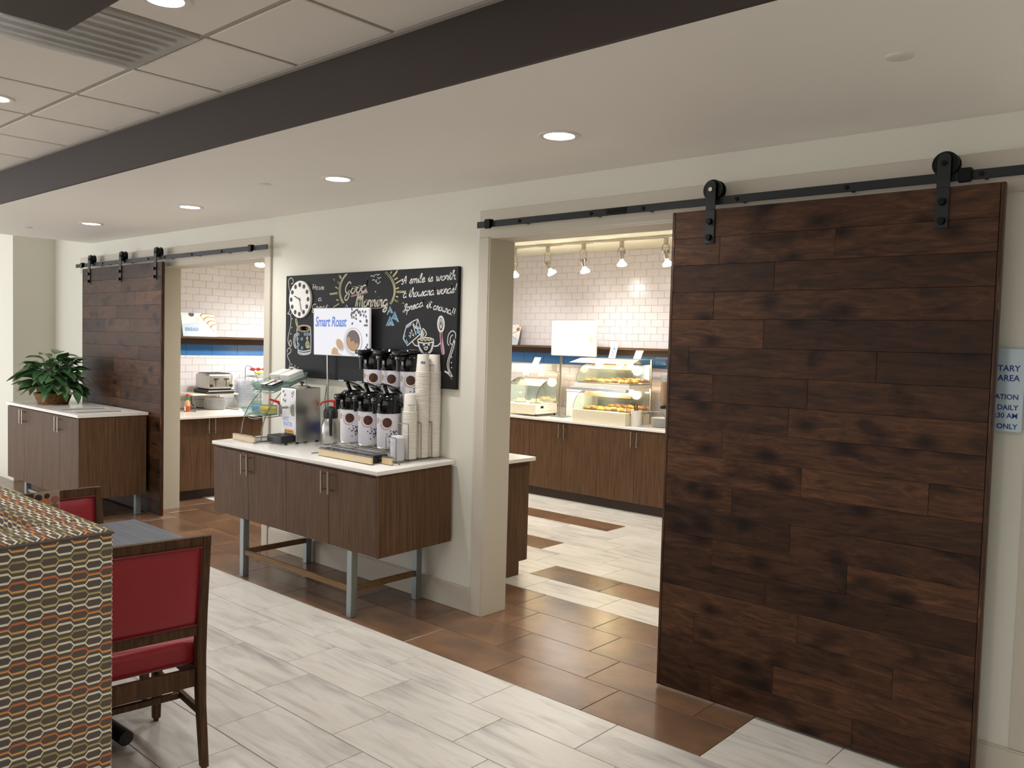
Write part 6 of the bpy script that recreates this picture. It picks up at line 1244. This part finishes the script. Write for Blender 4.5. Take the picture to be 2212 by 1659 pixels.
for i, (u, v) in enumerate(((0.64, 0.80), (0.74, 0.66), (0.83, 0.50), (0.92, 0.34))):
    s_ = [(u - 0.09, v + 0.10), (u - 0.03, v + 0.19), (min(1, u + 0.08), min(1, v + 0.21)), (1.0, min(1, v + 0.18)), (1.0, max(v - 0.10, 0.18)), (u + 0.02, v - 0.14), (u - 0.02, v - 0.02)]
    m.mat(CRU).flat(s_, bfn(0.0012 + i * 0.0003)).mat(CR).flat([(a + 0.028 if a < 0.99 else 1.0, b - 0.03) for a, b in s_], bfn(0.00135 + i * 0.0003))
m.build('picture', None, bc, recalc=False)
m = MB().mat(INKBLUE); text(m, 'BREAD', lambda x, y: (-8.5985 - 0.06 * (0.05 + y) / BH_ + 0.0008, BY0 + 0.028 + x, 1.642 + 0.058 + y), 0.052, sx=0.95); m.build('lettering', None, bc, recalc=False)
# toaster on a wire shelf
ts = thing('wire_shelf', 'low wire shelf with cream board under the toaster', 'shelf', (-8.55, 4.62, ZL))
MB().box((-8.74, 4.34, 1.018), (-8.36, 4.87, 1.034), 0.004, 2).build('board', plain('board_cream', (226, 214, 196), 0.4), ts)
m = MB()
for y in (4.36, 4.85):
    m.tube([(-8.74, y, ZL + 0.003), (-8.74, y, 1.015)], 0.005, 8); m.tube([(-8.74, y, ZL + 0.003), (-8.33, y, ZL + 0.003), (-8.335, y, ZL + 0.06), (-8.36, y, ZL + 0.12), (-8.42, y, 1.014)], 0.005, 8)
m.tube([(-8.345, 4.50, 1.036), (-8.345, 4.51, 1.062), (-8.345, 4.83, 1.062), (-8.345, 4.84, 1.036)], 0.004, 8); m.tube([(-8.74, 4.36, ZL + 0.003), (-8.74, 4.85, ZL + 0.003)], 0.005, 8)
m.build('wire_frame', CHROME, ts)
to = thing('toaster', 'chrome four-slot toaster on the wire shelf in the far doorway', 'toaster', (-8.5, 4.66, 1.0345))
MB().box((-8.66, 4.505, 1.0355), (-8.345, 4.815, 1.075), 0.008, 2).build('base', BLACKMAT, to)
TS = plain('toaster_steel', (186, 184, 180), 0.3, 0.85)
MB().box((-8.65, 4.515, 1.0755), (-8.355, 4.805, 1.248), 0.028, 4).build('housing', TS, to, smooth=True)
MB().box((-8.62, 4.54, 1.2482), (-8.385, 4.78, 1.254), 0.002, 1).build('top_plate', plain('toaster_top', (70, 72, 82), 0.3, 0.6), to)
for i in range(4): MB().box((-8.60, 4.565 + i * 0.052, 1.2542), (-8.405, 4.592 + i * 0.052, 1.2555)).build('slot', BLACKMAT, to)
for y in (4.60, 4.72):
    MB().box((-8.3548, y - 0.003, 1.11), (-8.3535, y + 0.003, 1.20)).build('lever_slot', BLACKMAT, to); MB().box((-8.353, y - 0.022, 1.185), (-8.33, y + 0.022, 1.20), 0.004, 2).build('lever', BLACKMAT, to)
for y in (4.545, 4.775): MB().cyl((-8.3545, y, 1.12), (-8.335, y, 1.12), 0.016, 0.014, 16).build('dial', BLACKMAT, to)
MB().tube([(-8.66, 4.56, 1.05), (-8.70, 4.50, 0.98), (-8.68, 4.50, 0.90), (-8.66, 4.56, 0.865), (-8.62, 4.62, 0.856)], 0.005, 6).build('cord', BLACKMAT, to, smooth=True)
for i in range(12):
    o = MB().lathe([(0, 0), (0.08, 0), (0.112, 0.010), (0.113, 0.013), (0.08, 0.004), (0, 0.004)], (-8.56, 4.70, ZL + 0.0008 + i * 0.0102), 28).build('plate', WHITEPL, None, smooth=True); tag(o, 'white plate in the stack under the toaster shelf', 'plate', 'plates under the toaster')
hs = thing('sauce_bottle', 'hot sauce bottle with red cap and green collar on the toaster counter', 'bottle', (-8.40, 4.305, ZL))
MB().lathe([(0, 0), (0.028, 0), (0.03, 0.005), (0.03, 0.085), (0.022, 0.11), (0.013, 0.125), (0.013, 0.14)], (-8.40, 4.305, ZL + 0.0005), 20).build('bottle', plain('sauce_glass', (214, 160, 120), 0.15), hs, smooth=True)
MB().lathe([(0.0305, 0.004), (0.0308, 0.06)], (-8.40, 4.305, ZL + 0.0005), 20, cap=False).build('sauce', plain('sauce_red', (176, 78, 40), 0.2), hs, smooth=True)
MB().lathe([(0.0312, 0.012), (0.0312, 0.058)], (-8.40, 4.305, ZL + 0.0005), 12, a0=-2.4, a1=-1.0, cap=False).build('label', PAPER, hs)
MB().lathe([(0.0138, 0.122), (0.015, 0.13), (0.015, 0.16), (0.0, 0.16)], (-8.40, 4.305, ZL + 0.0005), 16).build('collar', plain('collar_green', (34, 130, 60), 0.4), hs)
MB().lathe([(0.016, 0.1605), (0.016, 0.185), (0.0, 0.187)], (-8.40, 4.305, ZL + 0.0005), 16).build('cap', REDPL, hs, smooth=True)
# clear bin and snack rack
ab = thing('clear_bin', 'tall translucent stack of clear cups right of the toaster', 'cups', (-8.52, 5.03, ZL))
for i in range(9): MB().lathe([(0.06, 0), (0.115, 0.10), (0.118, 0.10)], (-8.52, 5.03, ZL + 0.001 + i * 0.028), 28, cap=False).build('clear_cup', glass('cup_clear', (236, 238, 242), 0.22, 0.15), ab, smooth=True)
sr = thing('wire_rack', 'wire snack rack with glass trays beside the far doorway jamb', 'rack', (-8.55, 5.27, ZL))
m = MB()
for y in (5.15, 5.42):
    m.tube([(-8.70, y, ZL + 0.003), (-8.70, y, 1.30), (-8.66, y, 1.325), (-8.60, y, 1.32), (-8.50, y, 1.26), (-8.42, y, 1.16), (-8.37, y, 1.04), (-8.36, y, ZL + 0.003)], 0.004, 8)
for z in (ZL + 0.02, 1.06, 1.20): m.tube([(-8.70, 5.15, z), (-8.38, 5.15, z), (-8.38, 5.42, z), (-8.70, 5.42, z)], 0.004, 8, closed=True)
m.build('wire_frame', CHROME, sr)
for z in (ZL + 0.03, 1.07): MB().box((-8.69, 5.158, z), (-8.39, 5.412, z + 0.035), 0.004, 1).build('glass_tray', TRAYGLASS, sr)
MB().box((-8.69, 5.158, 1.21), (-8.40, 5.412, 1.218), 0.002, 1).build('top_tray', TRAYGLASS, sr)
for i, (y, c_, nm) in enumerate(((5.18, (206, 46, 38), 'red'), (5.25, (214, 60, 44), 'red'), (5.33, (206, 46, 38), 'red'), (5.20, (238, 196, 60), 'yellow'), (5.28, (240, 206, 80), 'yellow'), (5.36, (238, 196, 60), 'yellow'))):
    x, z = (-8.60, 1.262) if i < 3 else (-8.50, 1.222)
    m = MB(); m.grid(lambda u, v: (x - 0.04 + 0.08 * v, y - 0.03 + 0.07 * u, z + 0.022 * math.sin(PI * u) * math.sin(PI * v) + 0.02), 6, 6); m.grid(lambda u, v: (x - 0.04 + 0.08 * v, y - 0.03 + 0.07 * u, z + 0.02 - 0.018 * math.sin(PI * u) * math.sin(PI * v)), 6, 6)
    o = m.build('snack_bag', plain('bag_' + nm, c_, 0.25, noise=0.1), None, smooth=True); tag(o, '%s snack bag on the top tray of the far snack rack' % nm, 'snack bag', '%s snack bags' % nm)
# ================================================================== SEATING IN FRONT
def m_fabric():
    """woven chain of long hexagons, rows in cream, gold, cream, orange on charcoal (UVs in metres)"""
    t = NT('hexagon_chain_fabric'); uv = t.node('ShaderNodeTexCoord'); sp = t.node('ShaderNodeSeparateXYZ'); t.link(uv.outputs['UV'], sp.inputs[0])
    P_, Q_ = 0.0845, 0.0297
    u, v = sp.outputs[0], sp.outputs[1]
    r = t.math('DIVIDE', v, Q_)
    def layer(shift):
        idx = t.math('ROUND', t.math('MULTIPLY', t.math('SUBTRACT', r, shift), 0.5)); idx = t.math('ADD', t.math('MULTIPLY', idx, 2.0), shift)   # rows of one parity: every other row
        dv = t.math('MULTIPLY', t.math('SUBTRACT', r, idx), Q_)
        uu = t.math('ADD', t.math('DIVIDE', u, P_), shift * 0.5)
        fu = t.math('MULTIPLY', t.math('ABSOLUTE', t.math('SUBTRACT', t.math('FRACT', uu), 0.5)), P_)      # distance from hexagon centre
        h = t.math('MULTIPLY', t.math('DIVIDE', t.math('SUBTRACT', 0.0265, fu), 0.0095, clamp=True), 0.0132)
        d = t.math('ABSOLUTE', t.math('SUBTRACT', t.math('ABSOLUTE', dv), h))
        return t.math('LESS_THAN', d, 0.0033), idx, dv
    m0, i0, d0 = layer(0.0); m1, i1, d1 = layer(1.0)
    k1 = t.math('FRACT', t.math('ADD', t.math('MULTIPLY', t.math('SUBTRACT', i1, 1.0), 0.25), 0.01))
    isor = t.math('GREATER_THAN', k1, 0.3)
    up = t.math('GREATER_THAN', d1, 0.0)
    gold = t.mix(up, lin((212, 192, 132)), lin((172, 156, 104))); orange = t.mix(up, lin((236, 172, 106)), lin((216, 126, 82)))
    f = t.noise(uv.outputs['UV'], 900, 2)
    bg = t.mix(f, lin((92, 84, 79)), lin((118, 109, 102)))
    c = t.mix(m1, bg, t.mix(isor, gold, orange)); c = t.mix(m0, c, lin((246, 238, 210)))
    t.base(c); t.set(0.85, spec=0.15); t.bump(f, 0.15, 0.002); return t.m
FABRIC = m_fabric()
SZ = 1.052
so = thing('booth_sofa', 'high-backed corner booth in grey hexagon-patterned fabric at lower left', 'sofa', (-3.6, 0.4, 0))
def softbox(name, a, b, bev): 
    m = MB().box(a, b, bev, 3); return m.build(name, FABRIC, so, smooth=True, uv=True)
softbox('side_back', (-2.825, -1.6, 0.12), (-2.636, 1.115, SZ), 0.012)
softbox('long_back', (-5.2, 0.965, 0.12), (-2.8255, 1.115, SZ), 0.012)
softbox('seat', (-5.2, 0.3, 0.12), (-2.8255, 0.964, 0.30), 0.01)
softbox('seat', (-3.5, -1.6, 0.12), (-2.8255, 0.2995, 0.30), 0.01)
softbox('seat_cushion', (-5.2, 0.29, 0.3005), (-2.8275, 0.962, 0.45), 0.03)
softbox('seat_cushion', (-3.51, -1.6, 0.3005), (-2.8275, 0.2885, 0.45), 0.03)
MB().tube([(-2.636, -1.6, SZ - 0.012), (-2.636, 1.115, SZ - 0.012)], 0.004, 6).build('welt', plain('welt_charcoal', (92, 84, 78), 0.8), so)
box('plinth', (-5.2, -1.6, 0.0), (-2.70, 0.95, 0.1195), KICK, so)

CHW = m_laminate('chair_wood', (72, 50, 34), (92, 66, 46), (112, 82, 58))
def m_leather():
    t = NT('red_vinyl'); v = t.coords(); f = t.noise(v, 260, 3)
    t.base(t.mix(f, lin((138, 28, 36)), lin((164, 38, 46)))); t.set(0.38, spec=0.4); t.bump(f, 0.12, 0.002); return t.m
RED = m_leather(); REDD = plain('red_piping', (112, 20, 28), 0.4)
def make_chair(label):
    """faces +y; origin on the floor under the seat"""
    t = thing('dining_chair', label, 'chair', (0, 0, 0), 'red dining chairs')
    H = 0.905
    def taper(pts, w0, mat=CHW, nm='leg'):
        m = MB(); vs = []
        for (x, y, z, w, d) in pts: vs += [(x - w / 2, y - d / 2, z), (x + w / 2, y - d / 2, z), (x + w / 2, y + d / 2, z), (x - w / 2, y + d / 2, z)]
        n = len(pts); fs = [(3, 2, 1, 0), tuple(range(4 * n - 4, 4 * n))] + [(i * 4 + a, i * 4 + (a + 1) % 4, (i + 1) * 4 + (a + 1) % 4, (i + 1) * 4 + a) for i in range(n - 1) for a in range(4)]
        m.mesh(vs, fs)
        bmesh.ops.bevel(m.bm, geom=[e for e in m.bm.edges], offset=0.003, segments=1, affect='EDGES'); return m.build(nm, mat, t)
    for s in (-1, 1):
        taper([(s * 0.212, -0.275, 0.012, .028, .032), (s * 0.212, -0.235, 0.25, .032, .040), (s * 0.212, -0.222, 0.43, .036, .046), (s * 0.213, -0.232, 0.60, .036, .040), (s * 0.214, -0.272, H, .032, .028)], 0)
        taper([(s * 0.212, 0.255, 0.012, .030, .030), (s * 0.212, 0.245, 0.365, .042, .042)], 0)
        for y in (-0.275, 0.255): MB().cyl((s * 0.212, y, 0.0005), (s * 0.212, y, 0.0118), 0.011, n=10).build('glide', BLACKMAT, t)
    def railx(name, z0, z1, y0, y1, d=0.026):
        m = MB(); m.mesh([(-0.196, y0 - d / 2, z0), (0.196, y0 - d / 2, z0), (0.196, y0 + d / 2, z0), (-0.196, y0 + d / 2, z0), (-0.196, y1 - d / 2, z1), (0.196, y1 - d / 2, z1), (0.196, y1 + d / 2, z1), (-0.196, y1 + d / 2, z1)],
               [(0, 1, 2, 3), (4, 5, 6, 7), (0, 1, 5, 4), (1, 2, 6, 5), (2, 3, 7, 6), (3, 0, 4, 7)]); return m.build(name, CHW, t)
    railx('top_rail', 0.868, H, -0.267, -0.272); railx('lower_rail', 0.515, 0.553, -0.225, -0.228)
    # upholstered back pad, crowned on both faces, with piping
    pd = MB(); 
    for s in (-1, 1):
        def g(u, v, s=s):
            x = -0.195 + 0.39 * u; z = 0.555 + 0.312 * v; yc = -0.229 - 0.038 * v
            e = min(1.0, 6 * min(u, 1 - u), 6 * min(v, 1 - v)); return (x, yc + s * (0.010 + 0.014 * (e * (2 - e)) + 0.004 * math.sin(PI * u) * math.sin(PI * v)), z)
        pd.grid(g, 14, 12)
    bmesh.ops.remove_doubles(pd.bm, verts=pd.bm.verts, dist=0.0001)
    pad = pd.build('back_pad', RED, t, smooth=True)
    for s in (-1, 1):
        MB().tube([(-0.192, -0.229 + s * 0.019, 0.559), (0.192, -0.229 + s * 0.019, 0.559), (0.192, -0.267 + s * 0.019, 0.864), (-0.192, -0.267 + s * 0.019, 0.864)], 0.0042, 8, closed=True).build('piping', REDD, pad, smooth=True)
    # seat
    se = MB()
    se.box((-0.19, -0.205, 0.372), (0.19, -0.15, 0.44)); 
    se.bm.clear()
    se.box((-0.232, -0.198, 0.385), (0.232, 0.285, 0.487), 0.028, 4)
    st_ = se.build('seat', RED, t, smooth=True)
    MB().tube([(-0.225, -0.190, 0.452), (0.225, -0.190, 0.452), (0.225, 0.277, 0.452), (-0.225, 0.277, 0.452)], 0.004, 8, closed=True).build('piping', REDD, st_, smooth=True)
    for y in (-0.222, 0.247): box('apron', (-0.192, y - 0.012, 0.315), (0.192, y + 0.012, 0.384), CHW, t, 0.002, 1)
    for x in (-0.212, 0.212): box('apron', (x - 0.012, -0.197, 0.315), (x + 0.012, 0.222, 0.384), CHW, t, 0.002, 1)
    for x in (-0.212, 0.212): box('stretcher', (x - 0.010, -0.220, 0.20), (x + 0.010, 0.231, 0.228), CHW, t, 0.002, 1)
    box('stretcher', (-0.201, -0.05, 0.202), (0.201, -0.028, 0.226), CHW, t, 0.002, 1)
    return t
ch = make_chair('red-backed wooden dining chair seen from behind at the near side of the grey table')
c2 = dup(ch, (-3.955, 1.492, 0), (0, 0, -PI / 2), 'red-backed wooden dining chair across the grey table, facing the camera')
ch.location = (-3.240, 1.408, 0); ch.rotation_euler = (0, 0, math.radians(83.3))
tb = thing('table', 'square grey laminate table on a black cross base between the red chairs', 'table', (-3.69, 1.46, 0))
MB().box((-4.135, 1.125, 0.708), (-3.45, 1.85, 0.740), 0.006, 2).build('tabletop', m_laminate('laminate_grey', (94, 97, 106), (110, 114, 124), (124, 128, 138), False), tb, smooth=True)
MB().cyl((-3.685, 1.415, 0.07), (-3.685, 1.415, 0.69), 0.036, n=20).box((-3.86, 1.24, 0.69), (-3.51, 1.59, 0.7075)).build('column', BLACKMAT, tb, smooth=True)
for k in range(4):
    a = math.radians(5 + 90 * k); L = 0.385
    MB().tube([(-3.685, 1.415, 0.068), (-3.685 + L * math.cos(a), 1.415 + L * math.sin(a), 0.045)], 0.03, 18).build('base_arm', BLACKMAT, tb, smooth=True)
tcx, tcy = -3.96, 1.385
tc = thing('menu_holder', 'clear acrylic stand with food pictures on the grey table', 'sign', (tcx, tcy, 0.7405))
box('holder', (tcx - 0.03, tcy - 0.055, 0.7405), (tcx + 0.03, tcy + 0.055, 0.7435), ACRYLIC, tc)
MB().box((tcx - 0.002, tcy - 0.052, 0.744), (tcx + 0.0015, tcy + 0.052, 0.953)).build('insert', plain('insert_beige', (176, 152, 130), 0.6), tc)
m = MB(); fi = lambda y, z: (tcx + 0.0018, tcy + y, 0.744 + z)
for y, z, r_, c_ in ((-0.035, 0.185, .016, (60, 44, 50)), (0.0, 0.19, .012, (60, 40, 40)), (-0.008, 0.165, .02, (206, 120, 64)), (0.032, 0.17, .018, (160, 104, 84)), (0.03, 0.135, .02, (140, 90, 76)), (0.006, 0.13, .012, (90, 44, 40)), (-0.03, 0.13, .018, (188, 150, 110))):
    m.mat(plain('insert_%d_%d' % (c_[0], c_[1]), c_, 0.6)).flat(ellipse(y, z, r_, r_ * 0.95, 14), fi)
m.build('pictures', None, tc, recalc=False)

# ================================================================== CEILING FITTINGS
LAMP = emit('downlight_lens', (255, 250, 240), 7)
RIMW = plain('downlight_rim', (230, 224, 214), 0.4)
def downlight(label, x, y, z, group, r=0.075):
    t = thing('downlight', label, 'ceiling light', (x, y, z), group)
    MB().lathe([(r - 0.006, -0.004), (r + 0.004, -0.006), (r + 0.018, -0.004), (r + 0.020, -0.0005), (r + 0.0, -0.0002)], (x, y, z), 36, cap=False).build('rim', RIMW, t, smooth=True)
    MB().lathe([(r - 0.004, -0.003), (0.03, -0.0055), (0.0, -0.006)], (x, y, z), 32, cap=False).build('lens', LAMP, t, smooth=True)
for (x, y), lab in zip(SOFFIT_LAMPS, ('brightest round downlight in the soffit above the near doorway', 'round soffit downlight above the chalkboard', 'round soffit downlight in front of the far doorway', 'last round soffit downlight above the plant cabinet')):
    downlight(lab, x, y, 2.585, 'soffit downlights')
for (x, y), lab in zip(TILE_LAMPS[:2], ('round downlight in the ceiling tiles cut by the top edge', 'round downlight in the ceiling tiles cut by the left edge')):
    downlight(lab, x, y, 2.8228, 'tile ceiling downlights', 0.07)
for x, y in TILE_LAMPS[2:]: downlight('unseen round downlight added to the ceiling tiles to light the seating', x, y, 2.8228, 'tile ceiling downlights', 0.07)
SPR = plain('sprinkler_cover', (226, 220, 210), 0.4)
for x, y, lab in ((-0.896, 2.775, 'round sprinkler cover plate on the soffit near the large door'), (-4.59, 2.831, 'round sprinkler cover plate between the two middle soffit downlights'), (-8.366, 2.762, 'round sprinkler cover plate at the far end of the soffit')):
    tag(MB().lathe([(0.0, -0.0045), (0.040, -0.0045), (0.042, -0.003), (0.042, 0.0), (0, 0)], (x, y, 2.5848), 32).build('sprinkler_cover', SPR, None, smooth=True), lab, 'sprinkler cover')
# air diffuser with clear deflector in the tile ceiling
vx0, vy0, vx1, vy1 = VENT[0] + 0.012, VENT[1] + 0.012, VENT[2] - 0.012, VENT[3] - 0.012
av = thing('air_diffuser', 'square ceiling air diffuser with louvres and clear plastic deflector', 'vent', ((vx0 + vx1) / 2, (vy0 + vy1) / 2, 2.822))
FRW = plain('diffuser_white', (196, 192, 184), 0.5)
m = MB()
for a, b in (((vx0, vy0), (vx1, vy0 + 0.03)), ((vx0, vy1 - 0.03), (vx1, vy1)), ((vx0, vy0 + 0.03), (vx0 + 0.03, vy1 - 0.03)), ((vx1 - 0.03, vy0 + 0.03), (vx1, vy1 - 0.03))): m.box((*a, 2.818), (*b, 2.8295))
m.build('frame', FRW, av)
box('duct', (vx0 + 0.03, vy0 + 0.03, 2.8285), (vx1 - 0.03, vy1 - 0.03, 2.8297), plain('duct_dark', (44, 46, 50), 0.7), av)
for i in range(7):
    x = vx0 + 0.06 + i * 0.078
    MB().box((x - 0.02, vy0 + 0.032, 2.8215), (x + 0.02, vy1 - 0.032, 2.8235), rot=Matrix.Rotation(0.10, 3, 'Y')).build('louvre', FRW, av)
DEFL = glass('deflector_plastic', (230, 230, 228), 0.3, 0.3, 0.15)
m = MB(); m.grid(lambda u, v: (vx0 + (vx1 - vx0) * u, vy0 + (vy1 - vy0) * v, 2.812 - 0.03 * (max(0, math.sin(PI * u)) ** 0.5) * (max(0, math.sin(PI * v)) ** 0.5)), 14, 14); m.build('clear_deflector', DEFL, av, smooth=True, recalc=False)
